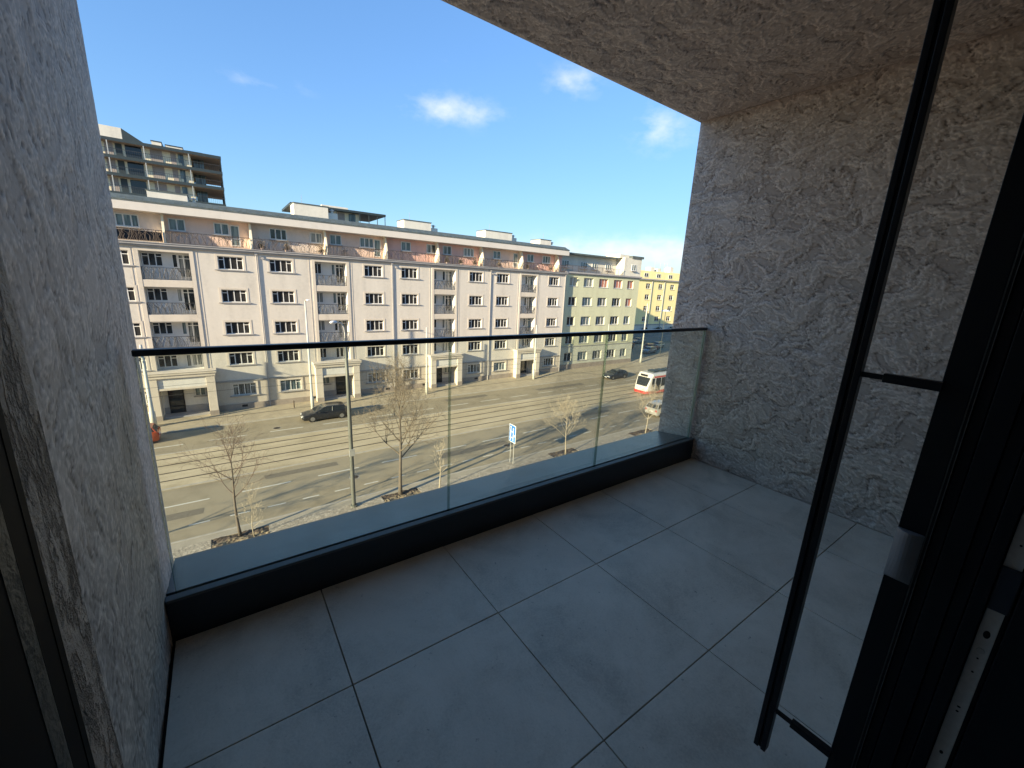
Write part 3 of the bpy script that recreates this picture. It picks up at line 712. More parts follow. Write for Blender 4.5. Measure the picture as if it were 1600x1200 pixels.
for x in (1.66, 15.95, 36.45): put_window(wdoor, x - OX, YS - .06, 16.95, pb, 'pane_d')
xx = [XS, -3.45, 3.35, 10.4, 17.15, 23.95, 30.65, 37.5, 44.6, 46.1]
for i, (a, b_) in enumerate(zip(xx, xx[1:])):
    f = iron_railing(a + .1 - OX, b_ - .1 - OX, 1.08, .10, 40 + i, 1.1, 1.7); f.v = [(x, y - .12, zz + 16.7) for x, y, zz in f.v]
    f.build('terrace_railing', M['iron_rust'], pb)
MB().box(XS + .1 - OX, -.07, 16.8, -3.6 - OX, -.05, 17.6).build('windbreak', M['frame_dark'], pb)
# clutter on the terraces (pots and shrubs) is made further down; boxes on the roof
for x0, x1, h in ((-4.55, -1.5, 21.6), (8.0, 11.6, 22.25), (20.8, 24.6, 22.0), (33.2, 38.0, 22.05), (47.0, 49.3, 21.5)):
    if x0 > 46: x0, x1, h = 43.6, 45.9, 21.75
    mb = MB(); mb.box(x0, YF + 4, 20.5, x1, YF + 6.5, h); mb.box(x0 - .08, YF + 3.92, h, x1 + .08, YF + 6.58, h + .08, M['roofing'])
    if x0 < 40: mb.box(x1, YF + 4.3, 20.5, x1 + 1.1, YF + 5.6, h - .55)
    o = pbd(mb, 'roof_box', M['rooflight'])
    v = MB(); v.tube([(x1 + .5 - OX, 4.4, h - .6), (x1 + .5 - OX, 4.4, h - .3)], [.14, .14], 10); v.tube([(x1 + .5 - OX, 4.4, h - .28), (x1 + .5 - OX, 4.4, h - .12)], [.34, .03], 10)
    v.tube([(x0 + .9 - OX, 4.4, h), (x0 + .9 - OX, 4.4, h + 1.0)], .02, 4); v.build('vent_cowl', M['galv'], o)
# small wall fittings: air vents near the ground
for x in (1.0, 7.8, 16.5, 21.5, 29.6):
    mb = MB(); mb.box(x, YF - .07, .38 + fz(x) - .13, x + .5, YF - .055, .62 + fz(x) - .13); pbd(mb, 'cellar_vent', M['gap'])
for x, z in ((4.15, 15.9), (18.2, 15.85), (32.2, 15.8)):
    mb = MB(); mb.tube([(x, YF - .02, z), (x, YF - .18, z)], .13, 10); pbd(mb, 'alarm_bell', M['ledge'])

# ------------------------------------------------------------------ lime green block
GY = 51.25; G0, G1 = 46.25, 65.15
gb = thing('apartment_building', 'lime green apartment block with cream attic storey, right of the pale pink block', 'building', (G0, GY, 0))
def gbd(mb, name, m, **k): return off(mb, G0, GY, 0).build(name, m, gb, **k)
gc = [(47.5, 49.3), (50.7, 53.0), (54.4, 56.7), (58.15, 60.45), (61.85, 63.55)]
gr_ = [(14.65, 16.1), (11.45, 12.9), (8.15, 9.65), (4.98, 6.45), (1.95, 3.5)]
holes = [(a, b_, c, d, .3, None) for a, b_ in gc for c, d in gr_]
mb = MB(); facade(mb, G0, G1, 4.55, 16.7, GY, [h for h in holes if h[2] > 4.5], M['green'])
mb.poly([(G1, GY, 0), (G1, GY + 22, 0), (G1, GY + 22, 16.7), (G1, GY, 16.7)]); mb.poly([(G0, GY + 22, 0), (G1, GY + 22, 0), (G1, GY + 22, 18.5), (G0, GY + 22, 18.5)])
gbd(mb, 'wall', M['green'])
mb = MB(); facade(mb, G0, G1, 0, 4.55, GY + .01, [h for h in holes if h[2] < 4.5], M['green_base']); gbd(mb, 'ground_floor_wall', M['green_base'])
gbd(MB().box(G0, GY - .08, 4.5, G1 + .05, GY - .002, 4.62), 'string_course', M['ledge'])
mb = MB(); mb.box(G0, GY - .35, 16.7, G1 + .3, GY + 3, 16.95); mb.box(G0, GY - .2, 16.55, G1 + .15, GY - .002, 16.702)
gbd(mb, 'cornice', M['ledge'])
mb = MB(); mb.box(G0, GY - .07, 0, G1 + .06, GY - .002, 1.45); gbd(mb, 'plinth', M['plinth'])
gw = window_meshes(2.3, 1.47, [.77, 1.53], [], fr=.08, sill=True); gw2 = window_meshes(1.75, 1.47, [.875], [], fr=.08, sill=True)
for j, (a, b_) in enumerate(gc):
    for i, (c, d) in enumerate(gr_):
        pmn = ['pane_a', 'pane_b', 'pane_d'][(i * 3 + j * 2) % 3]
        if (i, j) in ((0, 2), (0, 3), (0, 4), (1, 4)): pmn = 'blind_red'
        if (i, j) in ((0, 0), (0, 1)): pmn = 'pane_c'
        put_window(gw if b_ - a > 2 else gw2, a - G0, .22, c, gb, pmn)
mb = MB(); mb.box(G0, GY + 2.0, 16.95, 60.6, GY + 22, 19.75); gbd(mb, 'attic_wall', M['cream'])
mb = MB(); mb.box(60.6, GY + .1, 16.95, G1 + .2, GY + 22, 20.1); gbd(mb, 'corner_block', M['cream'])
mb = MB(); mb.box(G0 - .1, GY + .9, 19.75, 60.3, GY + 9, 20.0); mb.box(62.4, GY - .1, 20.1, G1 + .5, GY + 6.2, 20.5); gbd(mb, 'attic_roof', M['roofing'])
mb = MB(); mb.box(59.8, GY + .6, 20.0, 62.3, GY + 4, 20.62); gbd(mb, 'roof_box', M['cream'])
for x in (47.2, 51.5, 54.3, 57.7): put_window(wa3 if x != 54.3 else wa2, x - G0, 1.93, 17.7, gb, 'pane_d')
put_window(wa2, 62.6 - G0, .03, 17.9, gb, 'pane_d')
f = iron_railing(.1, 60.3 - G0, 1.0, .16, 80, .05, 1.4); f.v = [(x, y - .1, z + 16.95) for x, y, z in f.v]; f.build('terrace_railing', M['iron_rust'], gb)

# ------------------------------------------------------------------ yellow block further on
YY = 80.5; Y0, Y1 = 100.5, 150
yb_ = thing('apartment_building', 'bright yellow apartment block beyond the side street, lower storeys in shade', 'building', (Y0, YY, 0))
def ybd(mb, name, m, **k): return off(mb, Y0, YY, 0).build(name, m, yb_, **k)
holes = []; yc = [105.7 + 6.1 * i for i in range(7)]; yr = [15.1, 11.85, 8.4, 5.2]
for x in yc:
    for z in yr: holes.append((x, x + 2.2, z, z + 1.5, .25, None))
mb = MB(); facade(mb, Y0, Y1, 4.3, 17.6, YY, holes, M['yellow']); mb.poly([(Y0, YY, 0), (Y0, YY + 14, 0), (Y0, YY + 14, 17.6), (Y0, YY, 17.6)])
ybd(mb, 'wall', M['yellow'])
mb = MB(); mb.box(Y0, YY + .02, 0, Y1, YY + 1, 4.3); ybd(mb, 'ground_floor_wall', M['cream'])
ybd(MB().box(Y0 - .1, YY - .2, 4.1, Y1, YY - .002, 4.35), 'string_course', M['ledge'])
mb = MB(); mb.box(Y0 - .3, YY - .5, 17.6, Y1, YY + 3, 17.95); ybd(mb, 'cornice', M['ledge'])
mb = MB(); mb.box(Y0 + 1.2, YY + 1.2, 17.95, Y1, YY + 14, 20.3); ybd(mb, 'attic_wall', M['yellow'])
for x, h in ((103, 21.2), (111, 21.6), (114.5, 21.4), (121, 22.2)): ybd(MB().box(x, YY + 3, 20.2, x + 1.6, YY + 5, h), 'chimney', M['fascia'])
for x in (112.8, 115.6, 117.6, 119.2): ybd(MB().tube([(x, YY + 3, 20.2), (x, YY + 3, 23.4)], .06, 4), 'aerial', M['galv'])
yw = window_meshes(2.2, 1.5, [1.1], [(.07, 2.13, 1.02)], fr=.11, sill=True)
ywa = window_meshes(2.0, 1.2, [1.0], [], fr=.11, sill=False)
for x in yc:
    for i, z in enumerate(yr): put_window(yw, x - Y0, .15, z, yb_, 'pane_a')
    put_window(ywa, x - Y0, 1.12, 18.45, yb_, 'pane_a')
for x in (108.4, 114.6): ybd(MB().tube([(x, YY - .15, 17.5), (x, YY - .15, 3)], .12, 5), 'downpipe', M['ledge'])

# ------------------------------------------------------------------ high-rise behind
HY = 105; H0, H1 = -24, 3.2
hb = thing('apartment_building', 'taller modern block with dark balcony slabs rising behind the left end of the pink block', 'building', (H0, HY, 0))
def hbd(mb, name, m, **k): return off(mb, H0, HY, 0).build(name, m, hb, **k)
lv = [23.6, 26.9, 30.0, 32.85, 35.6]
for i, z in enumerate(lv):
    mb = MB(); mb.box(H0, HY, z - .1, H1, HY + 14, z + .4); hbd(mb, 'balcony_slab', M['dgrey'])
    if i: mb = MB(); mb.box(H0 + .1, HY + .1, z - .14, H1 - .1, HY + 13.9, z - .103); hbd(mb, 'soffit', M['soffit'])
mb = MB(); mb.box(H0, HY + 1.6, 0, -1.6, HY + 14, 35.5); hbd(mb, 'wall', M['panel_cream'])
rr = random.Random(3)
for z in lv[:-1]:
    x = H0 + .4
    pat = [(1.2, 'dgrey'), (1.3, 'panel_taupe'), (2.2, 'car_glass'), (1.0, 'panel_taupe')]
    for x, wdt, mn in ((-23, 2.5, 'car_glass'), (-19.8, 1.3, 'panel_taupe'), (-17.2, 2.6, 'car_glass'), (-13.6, 1.1, 'panel_taupe'), (-12.2, .9, 'dgrey'), (-10.9, 2.2, 'car_glass'), (-5.6 - 1.9, 1.7, 'panel_taupe'), (-4.6, .8, 'panel_taupe'), (-3.5, .8, 'pane_d')):
        mb = MB(); mb.box(x, HY + 1.5, z + .45, x + wdt, HY + 1.597, z + 2.85); hbd(mb, 'balcony_door' if mn in ('car_glass', 'pane_d') else 'wall_panel', M[mn])
    for x in (-1.4, -.5): 
        mb = MB(); mb.box(x, HY + 4, z + .4, x + .12, HY + 4.12, z + 2.9); mb.box(x + .12, HY + 4.03, z + .45, x + .9, HY + 4.06, z + 2.8, M['pane_d']); hbd(mb, 'glazed_screen', M['dgrey'])
    mb = MB(); mb.box(H0, HY + .08, z + 1.42, H1, HY + .12, z + 1.48); x = H0
    while x < H1: mb.box(x, HY + .09, z + .4, x + .03, HY + .11, z + 1.42); x += .3
    x = 0
    while x < 13: mb.box(H1 - .12, HY + x, z + .4, H1 - .09, HY + x + .03, z + 1.42); x += 1.2
    mb.box(H1 - .12, HY + .1, z + 1.42, H1 - .08, HY + 13.9, z + 1.48); hbd(mb, 'balcony_railing', M['iron'])
for x in (-19, -13.1, -8.3, -1.9, 3.0):
    mb = MB(); mb.box(x, HY + .02, 20, x + .14, HY + .07, 35.5, M['galv'] if x < 2 else M['dgrey']); hbd(mb, 'post', M['galv'])
for y in (5, 10, 13.8):
    mb = MB(); mb.box(H1 - .16, HY + y, 23, H1 - .02, HY + y + .12, 35.5); hbd(mb, 'post', M['dgrey'])
mb = MB(); mb.prism([(HY + 3, 36.0), (HY + 3, 38.4), (HY + 9, 38.4), (HY + 9, 36)], 'x', -20, -11.2); hbd(mb, 'roof_box', M['rooflight'])
mb = MB(); mb.prism([(-11.2, 38.4), (-11.2, 36), (-7.4, 36)], 'y', HY + 3, HY + 9); hbd(mb, 'sloping_roof_box', M['dgrey'])
for a, b_, h in ((-7.2, -5.8, 37.2), (-5.2, -2.7, 36.9), (-2.0, .2, 36.5)):
    mb = MB(); mb.box(a, HY + 3, 36.0, b_, HY + 6, h); mb.box(a - .1, HY + 2.9, h, b_ + .1, HY + 6.1, h + .12, M['dgrey']); hbd(mb, 'roof_box', M['rooflight'])

SY = 90; S0, S1 = 12.6, 30.3
sb = thing('apartment_building', 'top floor of a modern block with dark flat roof showing over the pink block roofline', 'building', (S0, SY, 0))
def sbd(mb, name, m, **k): return off(mb, S0, SY, 0).build(name, m, sb, **k)
mb = MB(); mb.box(S0, SY, 26.9, S1, SY + 12, 27.3); sbd(mb, 'roof', M['dgrey'])
mb = MB(); mb.box(S0 + 2, SY + 1.8, 0, S1 - 5, SY + 12, 26.9); sbd(mb, 'wall', M['panel_cream'])
mb = MB(); mb.box(8.5, SY + .5, 0, S1, SY + 12, 24.2); sbd(mb, 'lower_storeys', M['dgrey'])
mb = MB(); mb.box(18.8, SY + 4, 27.3, 23.8, SY + 7, 28.2); sbd(mb, 'roof_box', M['rooflight'])
for x, mn in ((15.4, 'panel_taupe'), (17.3, 'pane_d'), (19, 'car_glass'), (21.2, 'panel_taupe'), (23.3, 'pane_d')):
    mb = MB(); mb.box(x, SY + 1.7, 24.3, x + 1.3, SY + 1.797, 26.8); sbd(mb, 'balcony_door' if mn != 'panel_taupe' else 'wall_panel', M[mn])
for x in (12.7, 16.6, 20.5, 25, 26.8, 28.5, 30.1):
    mb = MB(); mb.box(x, SY + .1, 24.2, x + .12, SY + .2, 26.9); sbd(mb, 'post', M['dgrey'])
mb = MB(); mb.box(8.5, SY + .55, 25.2, S1, SY + .6, 25.25); x = 8.5
while x < S1: mb.box(x, SY + .56, 24.2, x + .03, SY + .59, 25.2); x += .4
sbd(mb, 'balcony_railing', M['iron'])

# ------------------------------------------------------------------ trees
def rand_perp(d, rr):
    a = d.orthogonal().normalized(); b_ = d.cross(a); t = rr.uniform(0, 2 * math.pi); return a * math.cos(t) + b_ * math.sin(t)
def make_tree(name, label, loc, height, trunk_h, r0, spread, seed, bark, twig, n1=9, n2=7, n3=6, n4=3, crown_w=1.0, droop=0.0, group=None, rmin=.006, cat='tree'):
    rr = random.Random(seed)
    t = thing(name, label, cat, loc, 0, group)
    lean = Vector((rr.uniform(-.02, .02), rr.uniform(-.02, .02), 1))
    pts = []; rad = []
    nseg = 8; top = height * .72
    for i in range(nseg + 1):
        f = i / nseg; z = top * f
        pts.append(Vector((lean.x * z + math.sin(f * 5 + seed) * .05, lean.y * z + math.cos(f * 4 + seed) * .05, z)))
        rad.append(r0 * (1.25 if i == 0 else (1 - .72 * f)))
    MB().tube(pts, rad, 9).build('trunk', bark, t, smooth=True)
    cr = MB()
    def trunk_at(z):
        f = min(z / top, 1) * nseg; i = min(int(f), nseg - 1); return pts[i].lerp(pts[i + 1], f - i), rad[i] * (1 - (f - i)) + rad[i + 1] * (f - i)
    def branch(p, d, ln, r, lvl):
        k = 5 if lvl == 1 else (4 if lvl == 2 else 3); P = [p.copy()]; Rr = [r]; q = p.copy(); dd = d.copy()
        for i in range(k):
            up = Vector((0, 0, .22 if lvl <= 2 else .10)) - Vector((0, 0, droop * (lvl - 1)))
            dd = (dd + up * .55 + rand_perp(dd, rr) * rr.uniform(.05, .18)).normalized()
            q = q + dd * ln / k; P.append(q.copy()); Rr.append(max(rmin * .7, r * (1 - .8 * (i + 1) / k)))
        cr.tube(P, Rr, 5 if lvl == 1 else (4 if lvl == 2 else 3), cap=False)
        nn = {1: n2, 2: n3, 3: n4}.get(lvl, 0)
        for j in range(nn):
            f = rr.uniform(.25, 1.0) * k; i = min(int(f), k - 1); pp = P[i].lerp(P[i + 1], f - i); dloc = (P[i + 1] - P[i]).normalized()
            nd_ = (dloc * rr.uniform(.55, 1.0) + rand_perp(dloc, rr) * rr.uniform(.55, .95)).normalized()
            branch(pp, nd_, ln * rr.uniform(.38, .62), max(rmin, Rr[i] * .62), lvl + 1)
    for j in range(n1):
        z = trunk_h + (top - trunk_h) * (j / max(1, n1 - 1)) ** 1.1; p, rr_ = trunk_at(z)
        az = j * 2.4 + rr.uniform(-.4, .4); el = rr.uniform(.45, .75) + .5 * (z - trunk_h) / max(.1, top - trunk_h)
        d = Vector((math.cos(az) * math.cos(el), math.sin(az) * math.cos(el), math.sin(el)))
        ln = spread * (1.0 - .35 * (z - trunk_h) / max(.1, top - trunk_h)) * rr.uniform(.8, 1.12) * crown_w
        branch(p, d, ln, rr_ * .55, 1)
    p, rr_ = trunk_at(top)
    for j in range(3): branch(p, Vector((rr.uniform(-.5, .5), rr.uniform(-.5, .5), 1)).normalized(), height * .3, rr_ * .8, 1)
    cr.build('crown', twig, t)
    return t
make_tree('tree', 'bare young street tree in the leftmost planting bed', (-.3, 25.1, .1), 6.3, 2.3, .085, 2.5, 3, M['bark'], M['twig_dark'], 9, 6, 4, 1, rmin=.007)
make_tree('tree', 'large bare tree with a wide crown of fine twigs, right of the lamp post', (9.0, 25.0, .1), 8.7, 2.6, .13, 3.4, 11, M['bark'], M['twig'], 12, 8, 6, 3, rmin=.007)
make_tree('tree', 'small pale bare tree beyond the blue sign, before the right pane joint', (23.7, 24.5, .1), 4.6, 1.5, .06, 2.3, 21, M['pale_bark'], M['pale_bark'], 11, 6, 4, 2, rmin=.008)
make_tree('tree', 'small pale bare tree in front of the parked estate car at the right', (34.6, 24.2, .1), 4.6, 1.5, .06, 2.5, 31, M['pale_bark'], M['pale_bark'], 11, 6, 4, 2, rmin=.008)
make_tree('sapling', 'white-barked sapling beside the leftmost street tree', (.35, 24.65, .1), 2.9, .5, .03, 1.0, 41, M['pale_bark'], M['pale_bark'], 9, 4, 3, 1, rmin=.006, cat='sapling')
make_tree('sapling', 'slim white-barked sapling standing by the left pane joint', (11.6, 24.3, .1), 3.6, 1.2, .05, 1.1, 43, M['pale_bark'], M['pale_bark'], 7, 4, 2, 0, rmin=.007, cat='sapling')
for i, (x, lb) in enumerate(((-12.5, 'bare street tree just outside the view to the left'),)):
    make_tree('tree', lb, (x, 25.1, .1), 7.0, 2.5, .11, 2.8, 60 + i, M['bark'], M['twig'], 9, 6, 4, 2, rmin=.01)

# ------------------------------------------------------------------ lamp posts
lp_ = thing('street_lamp', 'tall grey-green lamp post with a curved arm, nearest on the planted pavement', 'street lamp', (5.86, 25.0, .1))
MB().tube([(0, 0, 0), (0, 0, .25), (0, 0, 3.0), (0, 0, 8.0), (-.03, 0, 10.9)], [.15, .13, .125, .11, .075], 12).build('pole', M['pole_grey'], lp_, smooth=True)
MB().tube([(-.03, 0, 10.8), (-.03, 0, 11.2), (-.08, -.03, 11.55), (-.25, -.1, 11.8), (-.45, -.2, 11.85)], [.05, .045, .04, .035, .03], 8).build('arm', M['galv'], lp_, smooth=True)
hd = MB(); hd.loft([[(-.45 - .28 * a, -.2 - .12 * a + .13 * math.cos(t) * w_, 11.86 + .09 * math.sin(t) * w_) for t in [i * math.pi / 5 for i in range(10)]] for a, w_ in ((0, .4), (.3, .9), (.8, 1.1), (1.3, .9), (1.6, .3))]); hd.build('lamp_head', M['lamp_white'], lp_, smooth=True)
MB().box(-.16, -.20, 3.55, .16, -.13, 4.0).build('notice_box', M['galv'], lp_, bevel=.01)
MB().tube([(0, 0, -.02), (0, 0, .12)], [.24, .22], 12).build('base', M['pole_grey'], lp_)
def far_pole(x, y, z, h, label, lamp=True, cat='street lamp', name='street_lamp', r=.13):
    o = thing(name, label, cat, (x, y, z), 0, 'pale poles along the far pavement')
    MB().tube([(0, 0, 0), (0, 0, 1.5), (0, 0, 1.55), (0, 0, h)], [r * 1.45, r * 1.35, r, r * .6], 10).build('pole', M['pole_paint'], o, smooth=True)
    if lamp:
        MB().tube([(0, 0, h - .1), (.0, -.2, h + .12), (.1, -.9, h + .2)], .035, 6).build('arm', M['pole_paint'], o)
        MB().box(-.02, -1.5, h + .12, .24, -.85, h + .26).build('lamp_head', M['lamp_white'], o, bevel=.04)
    return o
p1 = far_pole(-6.0, 48.1, .1, 7.7, 'pale catenary pole at the left end of the far pavement with a dark cable bracket', False, 'pole', 'catenary_pole', .17)
b_ = MB(); b_.tube([(0, 0, 7.2), (-.6, -.3, 7.5), (-.5, -.3, 6.6), (0, 0, 6.4)], .03, 5); b_.tube([(0, 0, 7.0), (-.3, -.5, 6.9), (-1.0, -.9, 7.0)], .03, 5); b_.box(-.8, -.5, 6.3, -.1, -.3, 6.45); b_.box(-.75, -.45, 6.75, -.45, -.2, 7.0)
b_.build('cable_bracket', M['iron'], p1)
far_pole(7.3, 47.3, .12, 11.7, 'pale lamp pole behind the black estate car', True, r=.13)
far_pole(20.9, 47.9, .2, 8.6, 'pale catenary pole before the third loggia bay portal', False, 'pole', 'catenary_pole', .12)
far_pole(38.9, 48.5, .3, 8.4, 'pale catenary pole before the fourth loggia bay portal', False, 'pole', 'catenary_pole', .14)
far_pole(53.6, 47.4, .3, 8.4, 'thin pale pole before the green block', False, 'pole', 'catenary_pole', .08)
far_pole(67.0, 50.2, .6, 11.5, 'tall white pole at the corner of the side street', False, 'pole', 'catenary_pole', .14)
o = thing('street_lamp', 'white saucer lamp above the railing at the far right end of the street', 'street lamp', (80, 55, .8))
MB().tube([(0, 0, 0), (0, 0, 9.6)], [.1, .06], 8).build('pole', M['dgrey'], o); MB().tube([(0, 0, 9.5), (0, 0, 9.75), (0, 0, 9.85)], [1.0, .5, .05], 14).build('lamp_head', M['lamp_white'], o)
# overhead wires
for y, lb in ((35.6, 'tram contact wire over the near track'), (38.6, 'tram contact wire over the far track')):
    mb = MB(); mb.tube([(x, 0, 5.9 + .12 * math.cos(x * .25)) for x in range(-60, 150, 3)], .012, 4); tag(mb.build('overhead_wire', M['iron']), 'thin ' + lb, 'wire').location = (0, y, 0)
for i, (x, lb) in enumerate(((-6.0, 'left catenary pole'), (20.9, 'third bay pole'), (38.9, 'fourth bay pole'))):
    mb = MB(); mb.tube([(0, 0, 7.6), (0, -9.3, 6.2), (0, -12.4, 6.2), (.1, -30, 8.9)], .01, 4); tag(mb.build('span_wire', M['iron']), 'thin span wire crossing the street from the ' + lb, 'wire').location = (x, 48, 0)

# ------------------------------------------------------------------ blue sign
sg = thing('road_sign', 'blue lane sign with white arrows on two thin posts', 'road sign', (18.55, 25.05, .1))
for y in (.1, .55): MB().tube([(0, y, 0), (0, y, 3.3)], .03, 8).build('post', M['galv'], sg)
MB().box(-.05, -.12, 1.85, -.035, .78, 3.35).build('panel', M['sign_white'], sg, bevel=.01)
pn = MB(); pn.box(-.054, -.07, 1.90, -.0505, .73, 3.30); pn = pn.build('blue_field', M['sign_blue'], sg)
a = MB()
def ar(y0, z0, y1, z1, x=-.058): a.box(x, min(y0, y1), z0, -.0545, max(y0, y1), z1)
# seen from -x, +y is to the left
ar(.60, 1.98, .50, 3.1); a.prism([(.66, 3.08), (.44, 3.08), (.55, 3.24)], 'x', -.058, -.0545)
ar(.24, 1.98, .16, 3.0, -.059); ar(.16, 2.42, .02, 2.50, -.0585); a.prism([(.04, 2.36), (.04, 2.56), (-.06, 2.46)], 'x', -.0583, -.0545); a.prism([(.29, 2.98), (.11, 2.98), (.20, 3.14)], 'x', -.0583, -.0545)
ar(.50, 2.22, .24, 2.28, -.0575); ar(.50, 2.72, .24, 2.78, -.0575)
a.build('arrows', M['sign_white'], pn)
for x, y, z, lb in ((3.4, 43.2, .0, 'round manhole cover on the far carriageway, left of the black estate car'), (7.0, 29.3, .0, 'round manhole cover in the near lane beside the large bare tree'), (20.5, 28.9, .0, 'round manhole cover in the near lane behind the blue sign')):
    mh = thing('manhole_cover', lb, 'manhole cover', (x, y, z)); MB().tube([(0, 0, 0), (0, 0, .007)], .36, 24).build('frame', M['kerb'], mh); MB().tube([(0, 0, 0), (0, 0, .011)], .30, 24).build('cover', M['rail_steel'], mh)
mb = MB(); rr = random.Random(77)
for x, y, a, b_ in ((1.5, 32.0, 5, .7), (14, 29.2, 7, .9), (-6, 28.9, 4, .8), (22, 44.2, 6, .9), (30, 31.8, 8, .7), (12, 41.4, 5, .5), (36, 43.4, 9, 1.0)):
    pts = [(x + a * t + rr.uniform(-.05, .05), y + rr.uniform(-.04, .04)) for t in (0, .3, .7, 1)] + [(x + a * t + rr.uniform(-.05, .05), y + b_ + rr.uniform(-.04, .04)) for t in (1, .6, .2, 0)]
    mb.poly([(p[0], p[1], .0035) for p in pts])
struct('road_patches', mb, M['patch'])
# bollard on the far pavement
bo = thing('bollard', 'small brown post on the far pavement, left of the black estate car', 'bollard', (5.7, 48.9, .12))
MB().tube([(0, 0, 0), (0, 0, .7)], [.06, .05], 8).build('post', M['soil'], bo); MB().tube([(0, 0, .7), (0, 0, .85)], [.09, .03], 8).build('cap', M['soil'], bo)

# ------------------------------------------------------------------ cars
def car(label, loc, rz, paintm, L=4.6, W=1.8, H=1.45, kind='estate', group='cars'):
    """built along x, front at -x, centre at origin"""
    t = thing('car', label, 'car', loc, rz, group); h = L / 2; w2 = W / 2
    if kind == 'estate': st = [(-h, .30, .55, .80), (-h + .12, .20, .70, .93), (-h + .9, .18, .86, 1), (-h + 1.25, .18, .93, 1), (h - .9, .18, .98, 1), (h - .15, .2, 1.0, .97), (h, .3, .92, .88)]
    else: st = [(-h, .32, .60, .82), (-h + .12, .22, .78, .95), (-h + .75, .2, .95, 1), (-h + 1.05, .2, 1.02, 1), (h - .7, .2, 1.05, 1), (h - .12, .22, 1.05, .97), (h, .32, .95, .9)]
    rings = []
    for x, zl, zb, k in st:
        a = w2 * k; rings.append([(x, -a * .93, zl), (x, -a, zl + .15), (x, -a, zb - .25), (x, -a * .95, zb - .03), (x, -a * .85, zb), (x, a * .85, zb), (x, a * .95, zb - .03), (x, a, zb - .25), (x, a, zl + .15), (x, a * .93, zl)])
    bd = MB().loft(rings).build('body', paintm, t, smooth=True); md = bd.modifiers.new('es', 'EDGE_SPLIT'); md.split_angle = R(40)
    if kind == 'estate': gs = [(-h + 1.15, .90, .93), (-h + 2.0, H - .10, .80), (-h + 2.4, H - .02, .78), (h - 1.1, H - .03, .78), (h - .55, H - .12, .78), (h - .12, .98, .90)]
    else: gs = [(-h + .95, 1.0, .93), (-h + 1.65, H - .10, .84), (-h + 2.0, H - .02, .82), (h - .8, H - .03, .82), (h - .35, H - .12, .82), (h - .1, 1.04, .9)]
    base = .9
    rings = []
    for x, z, k in gs: rings.append([(x, -w2 * .90, base), (x, -w2 * k, z - .03), (x, -w2 * k * .9, z), (x, w2 * k * .9, z), (x, w2 * k, z - .03), (x, w2 * .90, base)])
    MB().loft(rings).build('windows', M['car_glass'], t, smooth=False)
    rf = MB(); rings = []
    for x, z, k in gs[1:-1]: rings.append([(x, -w2 * k * 1.01, z - .05), (x, -w2 * k * .93, z + .02), (x, w2 * k * .93, z + .02), (x, w2 * k * 1.01, z - .05)])
    rf.loft(rings)
    for sgn in (-1, 1):
        g0, g1, g2, g3, g4, g5 = gs
        rf.tube([(g0[0], sgn * w2 * .905, base + .02), (g1[0], sgn * w2 * g1[2] * .99, g1[1] - .04)], .03, 5)
        rf.tube([(g5[0], sgn * w2 * .905, base + .02), (g4[0], sgn * w2 * g4[2] * .99, g4[1] - .05)], .045, 5)
        xm = (g2[0] + g3[0]) / 2 - .15; rf.tube([(xm, sgn * w2 * .915, base), (xm + .05, sgn * w2 * .80, H - .07)], .03, 5)
    rf.build('roof', paintm, t)
    ww = .32
    for sx in (-h + .88, h - .92):
        for sy in (-1, 1):
            ty = MB().tube([(sx, sy * (w2 - .19), ww), (sx, sy * (w2 + .012), ww)], ww, 20).build('wheel', M['tyre'], t)
            MB().tube([(sx, sy * (w2 + .0), ww), (sx, sy * (w2 + .02), ww)], ww * .66, 14).build('rim', M['rim'], ty)
            MB().tube([(sx, sy * (w2 - .12), ww + .02), (sx, sy * (w2 + .004), ww + .02)], ww * 1.18, 20).build('wheel_arch', M['gap'], ty)
    for sy in (-1, 1):
        MB().box(-h - .005, sy * w2 * .55 - .17, .50, -h + .16, sy * w2 * .55 + .17, .66).build('headlight', M['light_clear'], t, bevel=.02)
        MB().box(h - .10, sy * w2 * .78 - .11, .68, h + .012, sy * w2 * .78 + .11, .92).build('tail_light', M['light_red'], t, bevel=.02)
        MB().box(-h + 1.45, sy * (w2 + .09) - .09, .93, -h + 1.6, sy * (w2 + .09) + .09, 1.05).build('mirror', paintm, t, bevel=.02)
    MB().box(h + .0, -.26, .62, h + .02, .26, .73).build('number_plate', M['sign_white'], t); MB().box(-h - .02, -.26, .36, -h, .26, .46).build('number_plate', M['sign_white'], t)
    return t
black = paint('black_paint', (.018, .02, .026)); navy = paint('navy_paint', (.02, .028, .045)); orange = paint('orange_paint', (.50, .09, .03)); silver = paint('silver_paint', (.40, .40, .38)); redp = paint('red_paint', (.28, .03, .03)); blueg = paint('blue_grey_paint', (.16, .20, .24))
car('black estate car driving left on the far carriageway', (8.05, 44.35, 0), 0, black, 4.6, 1.82, 1.46, group='cars in the street')
car('orange-red hatchback cut off by the left wall', (-7.25, 44.4, 0), 0, orange, 4.0, 1.72, 1.5, 'hatch', 'cars in the street')
car('dark car far down the road near the tram', (53.2, 44.6, 0), 0, navy, 4.6, 1.8, 1.42, group='cars in the street')
car('pale car in the nearest lane at the right, behind the small pale tree', (42.9, 28.2, 0), math.pi, silver, 4.4, 1.8, 1.6, 'hatch', 'cars in the street')
YZ = fz(66) - .05
